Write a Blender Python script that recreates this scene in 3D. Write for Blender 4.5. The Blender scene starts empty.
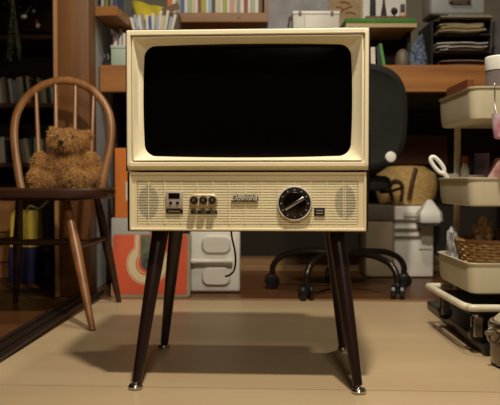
import bpy, bmesh, math, random
from mathutils import Vector, Matrix
R = math.radians
random.seed(7)
SC = bpy.context.scene
COL = SC.collection
F = 730.0; CAMH = 0.444; PITCH = math.atan(21.5 / F)

def W(px, py, Y):                       # photo pixel + distance -> point in the room
    u = (px - 250) / F; v = (202.5 - py) / F
    yy = math.cos(PITCH) + v * math.sin(PITCH); zz = v * math.cos(PITCH) - math.sin(PITCH)
    s = Y / yy
    return Vector((u * s, Y, CAMH + zz * s))

# ---------------------------------------------------------------- materials
def lin(c):
    return tuple(((x / 255) / 12.92 if x / 255 <= 0.04045 else ((x / 255 + 0.055) / 1.055) ** 2.4) for x in c) + (1,)
MC = {}
def mat(name, c, rough=0.5, metal=0.0, var=0.12, scale=(8, 8, 8), bump=0.0, coat=0.0, alpha=1.0, trans=0.0, spec=0.5, detail=4, c2=None, sheen=0.0):
    if name in MC: return MC[name]
    m = bpy.data.materials.new(name); m.use_nodes = True
    nt = m.node_tree; b = nt.nodes['Principled BSDF']
    base = lin(c)
    tc = nt.nodes.new('ShaderNodeTexCoord'); mp = nt.nodes.new('ShaderNodeMapping')
    mp.inputs['Scale'].default_value = scale
    nz = nt.nodes.new('ShaderNodeTexNoise'); nz.inputs['Detail'].default_value = detail; nz.inputs['Scale'].default_value = 1.0
    rp = nt.nodes.new('ShaderNodeValToRGB')
    lo = tuple(x * (1 - var) for x in base[:3]) + (1,); hi = tuple(min(1, x * (1 + var)) for x in base[:3]) + (1,)
    if c2: lo = lin(c2); hi = base
    rp.color_ramp.elements[0].position = 0.32; rp.color_ramp.elements[0].color = lo
    rp.color_ramp.elements[1].position = 0.68; rp.color_ramp.elements[1].color = hi
    nt.links.new(tc.outputs['Object'], mp.inputs['Vector']); nt.links.new(mp.outputs['Vector'], nz.inputs['Vector'])
    nt.links.new(nz.outputs['Fac'], rp.inputs['Fac']); nt.links.new(rp.outputs['Color'], b.inputs['Base Color'])
    if bump:
        bp = nt.nodes.new('ShaderNodeBump'); bp.inputs['Strength'].default_value = bump; bp.inputs['Distance'].default_value = 0.004
        nt.links.new(nz.outputs['Fac'], bp.inputs['Height']); nt.links.new(bp.outputs['Normal'], b.inputs['Normal'])
    b.inputs['Roughness'].default_value = rough; b.inputs['Metallic'].default_value = metal
    b.inputs['Coat Weight'].default_value = coat; b.inputs['Alpha'].default_value = alpha
    b.inputs['Transmission Weight'].default_value = trans; b.inputs['Specular IOR Level'].default_value = spec
    b.inputs['Sheen Weight'].default_value = sheen
    MC[name] = m
    return m
def wood(name, c, c2, rough=0.5, axis='x', bump=0.05, k=1.0, coat=0.0):
    s = {'x': (1.5*k, 26*k, 26*k), 'y': (26*k, 1.5*k, 26*k), 'z': (26*k, 26*k, 1.5*k)}[axis]
    return mat(name, c, rough, c2=c2, scale=s, bump=bump, detail=6, coat=coat)

CREAM = mat('cream_plastic', (232, 221, 188), 0.38, var=0.03, scale=(3, 3, 3))
CREAM2 = mat('cream_panel', (222, 208, 170), 0.45, var=0.03)
SLAT = mat('cream_slat', (226, 214, 176), 0.45, var=0.03)
KHAKI = mat('khaki_recess', (200, 188, 146), 0.6, var=0.05)
LILAC = mat('grey_grille', (172, 162, 142), 0.7, var=0.08, scale=(300, 300, 300))
SHELLW = wood('dark_brown_shell', (44, 26, 18), (26, 14, 10), 0.4)
LEGW = wood('dark_leg_wood', (38, 19, 15), (26, 12, 10), 0.32, 'z')
CHROME = mat('chrome', (196, 190, 180), 0.22, 1.0, var=0.03)
STEEL = mat('brushed_steel', (150, 145, 138), 0.38, 1.0, var=0.08, scale=(40, 40, 3))
SILVER = mat('silver_plastic', (168, 158, 146), 0.42, 0.1, var=0.05)
BLACK = mat('black_plastic', (18, 17, 17), 0.35, var=0.1)
BLACKM = mat('black_matte', (20, 18, 17), 0.75, var=0.15)
FABK = mat('black_fabric', (22, 20, 16), 0.95, var=0.3, scale=(220, 220, 220), bump=0.3)
WHITE = mat('white_plastic', (224, 221, 210), 0.42, var=0.04, scale=(5, 5, 5))
WHITE2 = mat('off_white', (214, 209, 196), 0.5, var=0.05)
PAPER = mat('paper_white', (205, 202, 192), 0.85, var=0.08, scale=(30, 30, 30))
GREYP = mat('grey_plastic', (104, 104, 100), 0.5, var=0.08)
BROWNW = wood('pillar_wood', (120, 78, 38), (94, 58, 27), 0.5, 'z')
ORNGW = wood('desk_wood', (164, 108, 48), (124, 76, 30), 0.45, 'x')
SHELFW = wood('shelf_wood', (150, 112, 70), (122, 86, 50), 0.55, 'x')
CHAIRW = wood('windsor_wood', (150, 102, 56), (118, 74, 36), 0.38, 'z', k=1.5)
CHAIRD = wood('windsor_dark', (66, 38, 22), (44, 24, 14), 0.35, 'x')
DARKW = wood('dark_wood', (40, 22, 12), (26, 14, 8), 0.6, 'x')
CARTC = mat('cart_cream', (198, 188, 158), 0.42, var=0.03)
def col(c, rough=0.6, **k): return mat('paint_%d_%d_%d_%d' % (*c, int(rough * 100)), c, rough, var=k.pop('var', 0.08), **k)

# ---------------------------------------------------------------- mesh helpers
class MB:
    def __init__(s): s.v = []; s.f = []
    def add(s, vs, fs, M=None):
        n = len(s.v)
        s.v += [tuple(M @ Vector(v)) if M else tuple(v) for v in vs]
        s.f += [tuple(i + n for i in f) for f in fs]
        return s
    def bm(s, b, M=None):
        b.verts.ensure_lookup_table()
        for i, v in enumerate(b.verts): v.index = i
        s.add([v.co[:] for v in b.verts], [[v.index for v in f.verts] for f in b.faces], M); b.free(); return s
    def box(s, x0, x1, y0, y1, z0, z1, bev=0.0, seg=2, M=None):
        b = bmesh.new(); bmesh.ops.create_cube(b, size=1)
        for v in b.verts:
            v.co = Vector(((x0 + x1) / 2 + v.co.x * (x1 - x0), (y0 + y1) / 2 + v.co.y * (y1 - y0), (z0 + z1) / 2 + v.co.z * (z1 - z0)))
        if bev: bmesh.ops.bevel(b, geom=b.edges[:], offset=bev, segments=seg, profile=0.5, affect='EDGES')
        return s.bm(b, M)
    def tube(s, pts, r, n=10, cap=True, flat=1.0, closed=False):
        pts = [Vector(p) for p in pts]; m = len(pts)
        rs = r if isinstance(r, (list, tuple)) else [r] * m
        vs = []; fs = []; up = None
        for i, p in enumerate(pts):
            if closed: t = pts[(i + 1) % m] - pts[i - 1]
            else: t = pts[min(i + 1, m - 1)] - pts[max(i - 1, 0)]
            t.normalize()
            if up is None:
                a = Vector((0, 1, 0)) if abs(t.y) < 0.9 else Vector((1, 0, 0))
            else: a = up
            u = (a - t * a.dot(t)).normalized(); w = t.cross(u); up = u
            for k in range(n):
                th = 2 * math.pi * k / n
                vs.append(p + u * (math.cos(th) * rs[i] * flat) + w * (math.sin(th) * rs[i]))
        for i in range(m if closed else m - 1):
            j = (i + 1) % m
            for k in range(n):
                k2 = (k + 1) % n
                fs.append((i * n + k, i * n + k2, j * n + k2, j * n + k))
        if cap and not closed:
            fs.append(tuple(range(n))[::-1]); fs.append(tuple((m - 1) * n + k for k in range(n)))
        return s.add(vs, fs)
    def lathe(s, prof, n=28, M=None, sx=1, sy=1):
        vs = []; fs = []
        for (r, z) in prof:
            for k in range(n):
                a = 2 * math.pi * k / n; vs.append((r * sx * math.cos(a), r * sy * math.sin(a), z))
        for i in range(len(prof) - 1):
            for k in range(n):
                k2 = (k + 1) % n; fs.append((i * n + k, i * n + k2, (i + 1) * n + k2, (i + 1) * n + k))
        fs.append(tuple(range(n))[::-1]); fs.append(tuple((len(prof) - 1) * n + k for k in range(n)))
        return s.add(vs, fs, M)
    def rings(s, rings, cap0=False, cap1=False, M=None):
        n = len(rings[0]); vs = [p for r in rings for p in r]; fs = []
        for i in range(len(rings) - 1):
            for k in range(n):
                k2 = (k + 1) % n; fs.append((i * n + k, i * n + k2, (i + 1) * n + k2, (i + 1) * n + k))
        if cap0: fs.append(tuple(range(n))[::-1])
        if cap1: fs.append(tuple((len(rings) - 1) * n + k for k in range(n)))
        return s.add(vs, fs, M)
    def prism(s, outline, y0, y1, M=None):            # outline in x,z
        return s.rings([[(x, y0, z) for x, z in outline], [(x, y1, z) for x, z in outline]], True, True, M)
    def blob(s, c, r, seg=16, M=None, noise=0.0):
        b = bmesh.new(); bmesh.ops.create_icosphere(b, subdivisions=3, radius=1)
        for v in b.verts:
            k = 1 + noise * (math.sin(v.co.x * 7 + c[0] * 90) + math.sin(v.co.y * 9 + v.co.z * 6) + math.sin(v.co.z * 11 + v.co.x * 5)) / 3
            v.co = Vector((c[0] + v.co.x * r[0] * k, c[1] + v.co.y * r[1] * k, c[2] + v.co.z * r[2] * k))
        return s.bm(b, M)
    def build(s, name, m, parent=None, smooth=True, loc=None, rotz=0):
        me = bpy.data.meshes.new(name); me.from_pydata(s.v, [], s.f)
        b = bmesh.new(); b.from_mesh(me); bmesh.ops.recalc_face_normals(b, faces=b.faces)
        if smooth:
            for f in b.faces: f.smooth = True
            for e in b.edges:
                if len(e.link_faces) == 2 and e.calc_face_angle(0) > R(35): e.smooth = False
        b.to_mesh(me); b.free()
        for mm in (m if isinstance(m, (list, tuple)) else [m]): me.materials.append(mm)
        o = bpy.data.objects.new(name, me); COL.objects.link(o)
        if parent: o.parent = parent
        if loc is not None: o.location = loc; o.rotation_euler = (0, 0, rotz)
        return o
def thing(name, label, cat, loc=(0, 0, 0), rotz=0, group=None):
    o = bpy.data.objects.new(name, None); COL.objects.link(o); o.empty_display_size = 0.05
    o.location = loc; o.rotation_euler = (0, 0, rotz); o['label'] = label; o['category'] = cat
    if group: o['group'] = group
    return o
def tag(o, label, cat, group=None, kind=None):
    o['label'] = label; o['category'] = cat
    if group: o['group'] = group
    if kind: o['kind'] = kind
    return o
def struct(o): o['kind'] = 'structure'; return o
def copy_tree(o, parent=None):
    c = o.copy(); COL.objects.link(c); c.parent = parent
    for ch in [x for x in bpy.data.objects if x.parent == o]: copy_tree(ch, c)
    return c
def rrect(x0, x1, z0, z1, r, y, bulge=0.0, k=8, e=10):
    """rounded rectangle ring, counter-clockwise, k points per corner, e per side; bulge bows the sides outward"""
    P = []
    cs = [(x1 - r, z0 + r, -90), (x1 - r, z1 - r, 0), (x0 + r, z1 - r, 90), (x0 + r, z0 + r, 180)]
    corners = [[(cx + r * math.cos(R(a + 90 * i / (k - 1))), cz + r * math.sin(R(a + 90 * i / (k - 1)))) for i in range(k)] for cx, cz, a in cs]
    for ci in range(4):
        P += corners[ci]
        a = corners[ci][-1]; b = corners[(ci + 1) % 4][0]
        for j in range(1, e): t = j / e; P.append((a[0] + (b[0] - a[0]) * t, a[1] + (b[1] - a[1]) * t))
    cx = (x0 + x1) / 2; cz = (z0 + z1) / 2; hx = (x1 - x0) / 2; hz = (z1 - z0) / 2; out = []
    for x, z in P:
        u = (x - cx) / hx; w = (z - cz) / hz
        x += bulge * (1 - w * w) * u * abs(u) ** 3; z += bulge * (1 - u * u) * w * abs(w) ** 3
        out.append((x, y, z))
    return out

YAW = R(-3)
# ---------------------------------------------------------------- setting
RY = (math.sin(-YAW), math.cos(YAW))
def brick_floor(name, c, c2, pl, pw, rough, gap=0.0015, off=0.0, rot=0.0):
    m = wood(name, c, c2, rough, 'x', 0.04, 0.6)
    nt = m.node_tree; b = nt.nodes['Principled BSDF']; rp = [n for n in nt.nodes if n.type == 'VALTORGB'][0]
    tc = [n for n in nt.nodes if n.type == 'TEX_COORD'][0]
    mp = nt.nodes.new('ShaderNodeMapping'); mp.inputs['Location'].default_value = (0.3, off, 0); mp.inputs['Rotation'].default_value = (0, 0, rot)
    br = nt.nodes.new('ShaderNodeTexBrick'); br.inputs['Scale'].default_value = 1.0
    br.inputs['Brick Width'].default_value = pl; br.inputs['Row Height'].default_value = pw; br.inputs['Mortar Size'].default_value = gap
    br.inputs['Color1'].default_value = (1, 1, 1, 1); br.inputs['Color2'].default_value = (0.86, 0.84, 0.8, 1); br.inputs['Mortar'].default_value = (0.3, 0.25, 0.2, 1)
    mx = nt.nodes.new('ShaderNodeMix'); mx.data_type = 'RGBA'; mx.blend_type = 'MULTIPLY'; mx.inputs['Factor'].default_value = 1
    nt.links.new(tc.outputs['Object'], mp.inputs['Vector']); nt.links.new(mp.outputs['Vector'], br.inputs['Vector'])
    nt.links.new(rp.outputs['Color'], mx.inputs['A']); nt.links.new(br.outputs['Color'], mx.inputs['B']); nt.links.new(mx.outputs['Result'], b.inputs['Base Color'])
    return m
FLW = brick_floor('brown_floorboards', (104, 66, 34), (80, 48, 24), 1.8, 0.16, 0.4)
struct(MB().box(-3, 2.26, -3.6, 5.2, -0.06, -0.004).build('floor', FLW, smooth=False))
PLY = mat('pale_plywood', (187, 164, 129), 0.42, c2=(172, 148, 113), scale=(1.2, 5, 3), bump=0.02, detail=5)
# pale floor panels: seam at the television's front feet, turned with the room
fp = MB().box(-0.62, 0.60, 0.0, 1.15, -0.004, 0.0)
struct(fp.build('trim_1', PLY, loc=(0.0, 1.552, 0), rotz=YAW))
fp = MB().box(-1.3, 1.3, -2.4, -0.003, -0.004, 0.0)
struct(fp.build('trim_2', PLY, loc=(0.0, 1.552, 0), rotz=YAW))
struct(MB().box(-1.3, 1.3, -.0028, -.0002, -.004, -.0008).build('trim_8', col((40, 28, 18), .9), loc=(0.0, 1.552, 0), rotz=YAW))  # dark strip laid in the seam, painting in the shade of the gap
struct(MB().box(-0.62, 0.62, 1.152, 1.175, -0.004, 0.004, 0.001, 1).build('trim_3', SHELFW, loc=(0.0, 1.552, 0), rotz=YAW))
# sliding door track
tk = MB()
tk.box(-0.085, 0.0, -1.2, 1.2, -0.004, 0.004, 0.001, 1)
tk.box(-0.085, -0.070, -1.2, 1.2, 0.004, 0.012, 0.001, 1); tk.box(-0.052, -0.034, -1.2, 1.2, 0.004, 0.012, 0.001, 1); tk.box(-0.014, 0.0, -1.2, 1.2, 0.004, 0.012, 0.001, 1)
struct(tk.build('trim_4', wood('track_wood', (40, 28, 20), (24, 17, 12), 0.45, 'y'), loc=(-0.612, 1.70, 0), rotz=R(-1.5)))
# walls
WALLC = mat('wall_plaster', (104, 98, 84), 0.9, var=0.06, scale=(2, 2, 2))
struct(MB().box(-0.66, 2.2, 3.86, 3.92, 0, 2.45).build('wall_back', WALLC, smooth=False))
struct(MB().box(-0.67, -0.630, 2.9255, 3.86, 0, 2.45).build('wall_left', mat('pale_blue_wall', (150, 152, 150), 0.85, var=0.06), smooth=False))
struct(MB().box(2.2, 2.26, -3.54, 5.2, 0, 2.45).build('wall_right', WALLC, smooth=False))
struct(MB().box(-3, 2.2, -3.6, -3.54, 0, 2.45).build('wall_front', mat('front_wall', (120, 92, 60), .9, var=.1), smooth=False))
struct(MB().box(-3, -0.66, 4.75, 4.8, 0, 2.45).build('wall_far_room', mat('far_wall', (110, 92, 58), 0.9, var=0.1), smooth=False))
struct(MB().box(-3.06, -3, -3.6, 4.8, 0, 2.45).build('wall_far_left', mat('far_wall2', (90, 74, 50), 0.9, var=0.1), smooth=False))
struct(MB().box(-3.06, 2.26, -3.6, 5.2, 2.45, 2.5).build('ceiling', mat('ceiling_paint', (120, 108, 86), 0.9, var=0.04), smooth=False))
# wooden corner pillar and an unseen lintel added to keep the left room dark
struct(MB().box(-0.735, -0.614, 2.80, 2.925, 0, 2.45, 0.004, 2).build('trim_5', BROWNW))
struct(MB().box(-0.745, -0.731, 2.776, 2.7995, 0, 2.45, 0.002, 1).build('trim_6', wood('pillar_edge', (170, 128, 82), (146, 104, 62), 0.45, 'z')))
struct(MB().box(-0.72, -0.60, -2, 2.775, 1.75, 2.45, 0.004, 1).build('trim_7', DARKW))
# pale baseboard steps under the desk
struct(MB().box(-0.6, 2.1, 3.60, 3.68, -0.004, 0.028, 0.003, 1).box(-0.6, 2.1, 3.66, 3.78, -0.004, 0.055, 0.003, 1).build('baseboard_back', wood('pale_step', (170, 134, 88), (146, 110, 70), 0.5)))
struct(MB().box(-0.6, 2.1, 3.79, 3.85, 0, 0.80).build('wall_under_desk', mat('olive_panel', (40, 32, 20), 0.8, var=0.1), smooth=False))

# ---------------------------------------------------------------- television
TV = thing('television', 'cream retro tube-style television with brown shell standing on four splayed dark legs', 'television', (-0.0065, 1.572, 0), YAW)
lx = lambda p: (p - 247.5) / 466.5
lz = lambda p: CAMH - (p - 181.3) / 468.5
# shell: two stacked dark wood cases with a thin shadow gap
sh = MB()
_o = lambda y, i: [(lx(124.9) + i, y, lz(171.2) + i), (lx(369.9) - i, y, lz(171.2) + i), (lx(369.9) - i, y, lz(28.4) - i), (lx(124.9) + i, y, lz(28.4) - i)]
sh.rings([_o(.034, .006), _o(.0, .006), _o(.0, .001), _o(.001, 0), _o(.33, 0)], True, True)
sh.box(lx(125.9), lx(368.8), 0.0, 0.33, lz(232.6), lz(171.9), 0.003, 2)
sh.build('cabinet', SHELLW, TV)
MB().prism([(lx(160), lz(160)), (lx(336), lz(160)), (lx(322), lz(50)), (lx(174), lz(50))], 0.33, 0.40).build('rear_cover', BLACKM, TV)
def ring(l, r, t, b, rad, y, bulge=0.0): return rrect(lx(l), lx(r), lz(b), lz(t), rad / 464, y, bulge / 464)
u = MB()
ox0, ox1, oy0, oy1 = 127.2, 368.0, 30.4, 170.6
u.rings([
    ring(ox0, ox1, oy0, oy1, 1.2, 0.006),
    ring(ox0, ox1, oy0, oy1, 1.2, -0.004),
    ring(ox0 + .3, ox1 - .3, oy0 + .3, oy1 - 3.6, 1.5, -0.016),
    ring(ox0 + 1.2, ox1 - 1.2, oy0 + 1.2, oy1 - 4.4, 1.5, -0.0175),
    ring(ox0 + 3.8, ox1 - 3.8, oy0 + 4.6, oy1 - 7.6, 1.6, -0.0175),
    ring(ox0 + 4.4, ox1 - 4.4, oy0 + 5.2, oy1 - 8.2, 1.6, -0.015),
    ring(ox0 + 4.6, ox1 - 4.6, oy0 + 5.4, oy1 - 8.4, 1.6, -0.004),
    ring(ox0 + 5.5, ox1 - 5.5, oy0 + 6.3, oy1 - 9.3, 1.6, -0.004),
    ring(ox0 + 5.7, ox1 - 5.7, oy0 + 6.5, oy1 - 9.5, 1.6, -0.0125),
    ring(ox0 + 6.8, ox1 - 6.8, oy0 + 7.4, oy1 - 10.2, 1.6, -0.013),
    ring(138.6, 355.0, 41.4, 158.2, 9, 0.010, 1.8),
    ring(142.2, 352.0, 43.2, 156.2, 11, 0.016, 1.8),
    ring(142.9, 351.2, 43.8, 155.6, 11, 0.020, 1.8)])
u.build('upper_bezel', CREAM, TV)
g = MB(); rr = []
for t in (1.0, .95, .88, .78, .65, .5, .35, .2, .08):
    base = ring(142.7, 351.4, 43.6, 155.8, 11, 0, 1.8)
    cx, cz = lx(247.2), lz(100)
    rr.append([(cx + (p[0] - cx) * t, 0.020 - 0.008 * (1 - t * t), cz + (p[2] - cz) * t) for p in base])
g.rings(rr, False, True)
g.build('screen', mat('screen_glass', (5, 4, 4), 0.09, var=0.02, spec=0.3), TV)
# lower control panel
l = MB()
px0, px1, py0, py1 = 128.9, 366.3, 172.5, 231.4
l.rings([
    ring(px0, px1, py0, py1, 0.8, 0.006),
    ring(px0, px1, py0, py1, 0.8, -0.0085),
    ring(px0 + .6, px1 - .6, py0 + .6, py1 - .6, 0.8, -0.010),
    ring(px0 + 2.2, px1 - 2.2, py0 + 2.4, py1 - 2.0, 0.8, -0.010),
    ring(px0 + 3.0, px1 - 3.0, py0 + 3.2, py1 - 2.6, 0.8, -0.0055),
    ring(px0 + 7.4, px1 - 8.0, py0 + 8.6, py1 - 6.0, 0.8, -0.0055),
    ring(px0 + 7.7, px1 - 8.3, py0 + 8.9, py1 - 6.3, 0.6, -0.002)], False, True)
l.build('control_panel', CREAM2, TV)
gx0, gx1, gy0, gy1 = px0 + 8, px1 - 8.6, py0 + 9.2, py1 - 6.6
MB().box(lx(gx0), lx(gx1), -0.0035, -0.0015, lz(gy1), lz(gy0)).build('grille_backing', KHAKI, TV, smooth=False)
gr = MB(); n = 16; st = (gy1 - gy0) / n
for i in range(n):
    a = gy0 + i * st
    gr.box(lx(gx0), lx(gx1), -0.0052, -0.0034, lz(a + st * 0.98), lz(a + st * 0.30), 0.0004, 1)
k = 148.4
for vx in [148.2 + 16.3 * i for i in range(13)]:
    gr.box(lx(vx - .35), lx(vx + .35), -0.0075, -0.0036, lz(gy1), lz(gy0), 0.0002, 1)
gr.build('slatted_grille', SLAT, TV)
for cx, sx in ((148.2, 1), (345.6, 1)):
    b = MB(); o = []
    for i in range(n):                       # a grey perforated oval, seen as strips lying over the slats
        a = gy0 + i * st; ym = a + st * .67; dy = (ym - 202.3) / 16.8
        if abs(dy) < 1:
            w = 10.2 * math.sqrt(1 - dy * dy)
            for s0, s1 in ((cx - w, cx - .6), (cx + .6, cx + w)):
                if s0 < gx0 + .5: s0 = gx0 + .5
                if s1 > gx1 - .5: s1 = gx1 - .5
                b.box(lx(s0), lx(s1), -0.0057, -0.0034, lz(a + st * 0.98), lz(a + st * .42))
    b.build('speaker_grille', LILAC, TV, smooth=False)['label'] = 'oval grey speaker grille behind the slats'
# power and display module
md = MB().box(lx(166.3), lx(183), -0.0125, -0.006, lz(208.8), lz(191.8), 0.0012, 2).build('display_module', SILVER, TV)
MB().box(lx(169), lx(180.4), -0.0132, -0.012, lz(199.2), lz(193.4), 0.0004, 1).build('display_window', mat('display_glass', (22, 10, 14), 0.15, var=0.05), md)
for c in (171.2, 178.2):
    MB().lathe([(0.0033, 0), (0.0033, 0.0025), (0.0026, 0.0032)], 14, Matrix.Translation((lx(c), -0.0125, lz(203.3))) @ Matrix.Rotation(R(90), 4, 'X')).build('button', BLACK, md)
def strip(x0, x1, y0, y1, name='label_strip', bars=()):
    s = MB().box(lx(x0), lx(x1), -0.0085, -0.0062, lz(y1), lz(y0), 0.0003, 1).build(name, BLACK, TV)
    if bars:
        m = MB()
        for a, b, c, d in bars: m.box(lx(a), lx(b), -0.0089, -0.0086, lz(d), lz(c))
        m.build('printed_lettering', mat('print_grey', (150, 146, 140), 0.6), s, smooth=False)
strip(166.3, 183.2, 210.2, 213.8, bars=[(168.5, 180.5, 211.3, 212.6)])
strip(191.2, 217.8, 211.0, 214.0, bars=[(194, 199, 212.1, 212.9), (202, 207, 212.1, 212.9), (211, 216, 212.1, 212.9)])
kp = MB().rings([ring(190, 218.6, 194.6, 206.4, 5.6, -0.006), ring(190, 218.6, 194.6, 206.4, 5.6, -0.0105), ring(190.8, 217.8, 195.4, 205.6, 5.0, -0.0118)], True, True).build('knob_plate', mat('plate_cream', (206, 186, 146), 0.35, 0.2, var=0.04), TV)
for i, c in enumerate((194.8, 204.2, 213.4)):
    kn = MB().lathe([(0.0088, 0), (0.0088, 0.006), (0.0078, 0.009), (0.0074, 0.0145), (0.0066, 0.0155)], 24, Matrix.Translation((lx(c), -0.0115, lz(200.4))) @ Matrix.Rotation(R(90), 4, 'X')).build('control_knob', BLACK, TV)
    MB().lathe([(0.0036, 0), (0.0036, 0.0006)], 16, Matrix.Translation((lx(c) + .0006, -0.0271, lz(200.2))) @ Matrix.Rotation(R(90), 4, 'X')).build('knob_cap', STEEL, kn)
# big tuning dial
DX, DZ = lx(295.2), lz(203.6)
MD = Matrix.Translation((DX, -0.0062, DZ)) @ Matrix.Rotation(R(90), 4, 'X')
dl = MB().lathe([(0.0375, 0), (0.0375, 0.006), (0.0362, 0.0085), (0.0345, 0.0085), (0.0338, 0.006)], 48, MD).build('tuning_dial', mat('dial_silver', (216, 208, 192), .3, .2, var=.03), TV)
MB().lathe([(0.0342, 0.005), (0.0342, 0.0072), (0.0245, 0.0085)], 48, MD).build('dial_scale', BLACK, dl)
m = MB()
for i in range(12):
    a = R(30 * i); m.box(-0.0008, 0.0008, 0.0275, 0.0305, 0.0075, 0.0084, M=MD @ Matrix.Rotation(a, 4, 'Z'))
m.build('scale_marks', mat('mark_white', (190, 186, 176), 0.5), dl, smooth=False)
kb = MB().lathe([(0.0245, 0.007), (0.0245, 0.009), (0.0232, 0.012), (0.020, 0.0125), (0.0, 0.0125)], 40, MD).build('dial_knob', mat('knob_metal', (70, 60, 50), 0.22, 1.0, var=0.5, scale=(70, 70, 50)), dl)
MB().lathe([(0.0255, 0.0075), (0.0258, 0.0095), (0.0247, 0.0095), (0.0246, 0.0075)], 40, MD).build('knob_ring', CHROME, dl)
MB().box(-0.024, 0.024, -0.0035, 0.0035, 0.012, 0.017, 0.0016, 2, MD @ Matrix.Rotation(R(31), 4, 'Z')).build('knob_grip', CHROME, dl)
strip(314.6, 325.2, 208.0, 216.0, 'sound_label', bars=[(316.5, 323.5, 210.2, 211.2), (316.5, 323.5, 213, 214)])
# script logo
def text_mesh(txt, size, ext, m, parent, loc, shear=0.3, name='logo', offs=0.0, sx=1.0):
    cu = bpy.data.curves.new('t', 'FONT'); cu.body = txt; cu.size = size; cu.extrude = ext; cu.shear = shear; cu.align_x = 'CENTER'; cu.align_y = 'CENTER'; cu.offset = offs
    to = bpy.data.objects.new('t', cu); COL.objects.link(to)
    bpy.context.view_layer.update()
    me = bpy.data.meshes.new_from_object(to.evaluated_get(bpy.context.evaluated_depsgraph_get()))
    bpy.data.objects.remove(to); me.materials.clear(); me.materials.append(m)
    me.transform(Matrix.Diagonal((sx, 1, 1, 1)))
    o = bpy.data.objects.new(name, me); COL.objects.link(o); o.parent = parent; o.location = loc; o.rotation_euler = (R(90), 0, 0)
    return o
text_mesh('Doshisha', 0.0165, 0.0012, BLACK, TV, (lx(245.2), -0.0088, lz(198.6)), 0.35, 'script_logo', 0.0016, 0.9)
text_mesh('Doshisha', 0.0165, 0.0006, mat('logo_glint', (226, 220, 204), .3), TV, (lx(244.9), -0.0106, lz(198.3)), 0.35, 'logo_face', 0.0, 0.9)  # whitish letter face: the glints on the lettering put into the colour
MB().box(lx(231.5), lx(257), -0.0088, -0.0064, lz(202.2), lz(201.2), 0.0004, 1).build('logo_underline', SILVER, TV)
# legs
for sx, front in ((-1, 1), (1, 1), (-1, 0), (1, 0)):
    top = Vector((sx * 0.196, 0.05 if front else 0.285, lz(232.2) + 0.001)); ft = Vector((sx * 0.2365 - (0 if front else .004), (-0.044 if sx > 0 else -0.037) if front else 0.342, 0.0))
    d = (top - ft)
    p = lambda t: ft + d * t
    lg = MB().tube([p(0.045), p(0.5), p(0.96), p(1.0)], [0.0105, 0.0145, 0.0185, 0.0185], 18).build('leg', LEGW, TV)
    gl = MB().lathe([(0.0125, 0), (0.0155, 0.002), (0.0158, 0.006), (0.013, 0.0105), (0.006, 0.013), (0.005, 0.018)], 22, Matrix.Translation(ft)).build('foot_glide', CHROME, lg)
# power cord hanging behind
cord = [(-.063, .340, .345), (-.060, .345, .30), (-.053, .35, .265), (-.050, .35, .235), (-.054, .35, .208), (-.066, .35, .195), (-.078, .35, .192)]
def smooth_path(pts, n=6):
    pts = [Vector(p) for p in pts]; out = []
    for i in range(len(pts) - 1):
        p0, p1, p2, p3 = pts[max(i - 1, 0)], pts[i], pts[i + 1], pts[min(i + 2, len(pts) - 1)]
        for j in range(n):
            t = j / n; out.append(0.5 * ((2 * p1) + (p2 - p0) * t + (2 * p0 - 5 * p1 + 4 * p2 - p3) * t * t + (3 * p1 - p0 - 3 * p2 + p3) * t ** 3))
    out.append(pts[-1]); return out
c = MB().tube(smooth_path(cord), 0.0026, 8)
c.box(-.074, -.050, .3305, .352, .322, .345, .004)
c.build('power_cord', BLACK, TV)

# ---------------------------------------------------------------- windsor chair
CY = 2.60
CH = thing('windsor_chair', 'wooden hoop-back windsor chair with thin spindles, teddy bear sitting on it', 'chair', (-0.67, 2.42, 0), 0)
cl = lambda px, py, Y: W(px, py, Y) - Vector((-0.67, 2.42, 0))
hp = [(23, 197), (18.5, 175), (15, 150), (14, 130), (17.5, 112), (28, 96), (44, 85), (64, 80.5), (84, 85), (99, 97), (108.5, 113), (111, 131), (109, 150), (104, 172), (99, 197)]
def leanY(py): return 2.575 + (190 - py) / 110 * 0.09
path = smooth_path([cl(a, b, leanY(b)) for a, b in hp], 5)
MB().tube(path, 0.0150, 12, flat=0.75).build('hoop', CHAIRW, CH)
import bisect
def hoop_at(px):
    best = min((q for q in smooth_path([Vector((a, b, 0)) for a, b in hp], 10) if q.y < 120), key=lambda q: abs(q.x - px)); return best.y
for a, b in ((36, 40), (55.5, 57), (75.5, 74), (93.5, 90)):
    y0 = hoop_at(a) + 1
    p0 = cl(a, y0, leanY(y0)); p1 = cl(b, 191, leanY(190))
    MB().tube([p0, p0.lerp(p1, .5), p0.lerp(p1, .8), p1], [0.006, 0.0085, 0.009, 0.007], 10).build('spindle', CHAIRW, CH)
# saddle seat
sr = []
def seat_ring(s, z):
    out = []
    for i in range(48):
        a = 2 * math.pi * i / 48; x = math.cos(a); y = math.sin(a)
        ex = abs(x) ** 0.62 * (1 if x > 0 else -1); ey = abs(y) ** 0.62 * (1 if y > 0 else -1)
        wx = 0.222 - 0.025 * ey
        out.append((ex * wx * s, ey * 0.205 * s + 0.005, z))
    return out
st_ = MB().rings([seat_ring(.90, .386), seat_ring(.975, .392), seat_ring(1.0, .404), seat_ring(.995, .416), seat_ring(.97, .422), seat_ring(.86, .421), seat_ring(.6, .413), seat_ring(.3, .410), seat_ring(.05, .410)], True, True)
st_.build('seat', CHAIRD, CH)
A_t, A_b = cl(66, 206, 2.33), Vector((0.203, -0.265, 0.0))
A_t.z = .388
legs = [(A_t, A_b), (Vector((-.165, A_t.y, .388)), Vector((-0.205, -0.265, 0))),
        (Vector((0.135, 0.13, .388)), Vector((0.190, 0.245, 0))), (Vector((-0.135, 0.13, .388)), Vector((-0.190, 0.245, 0)))]
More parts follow.
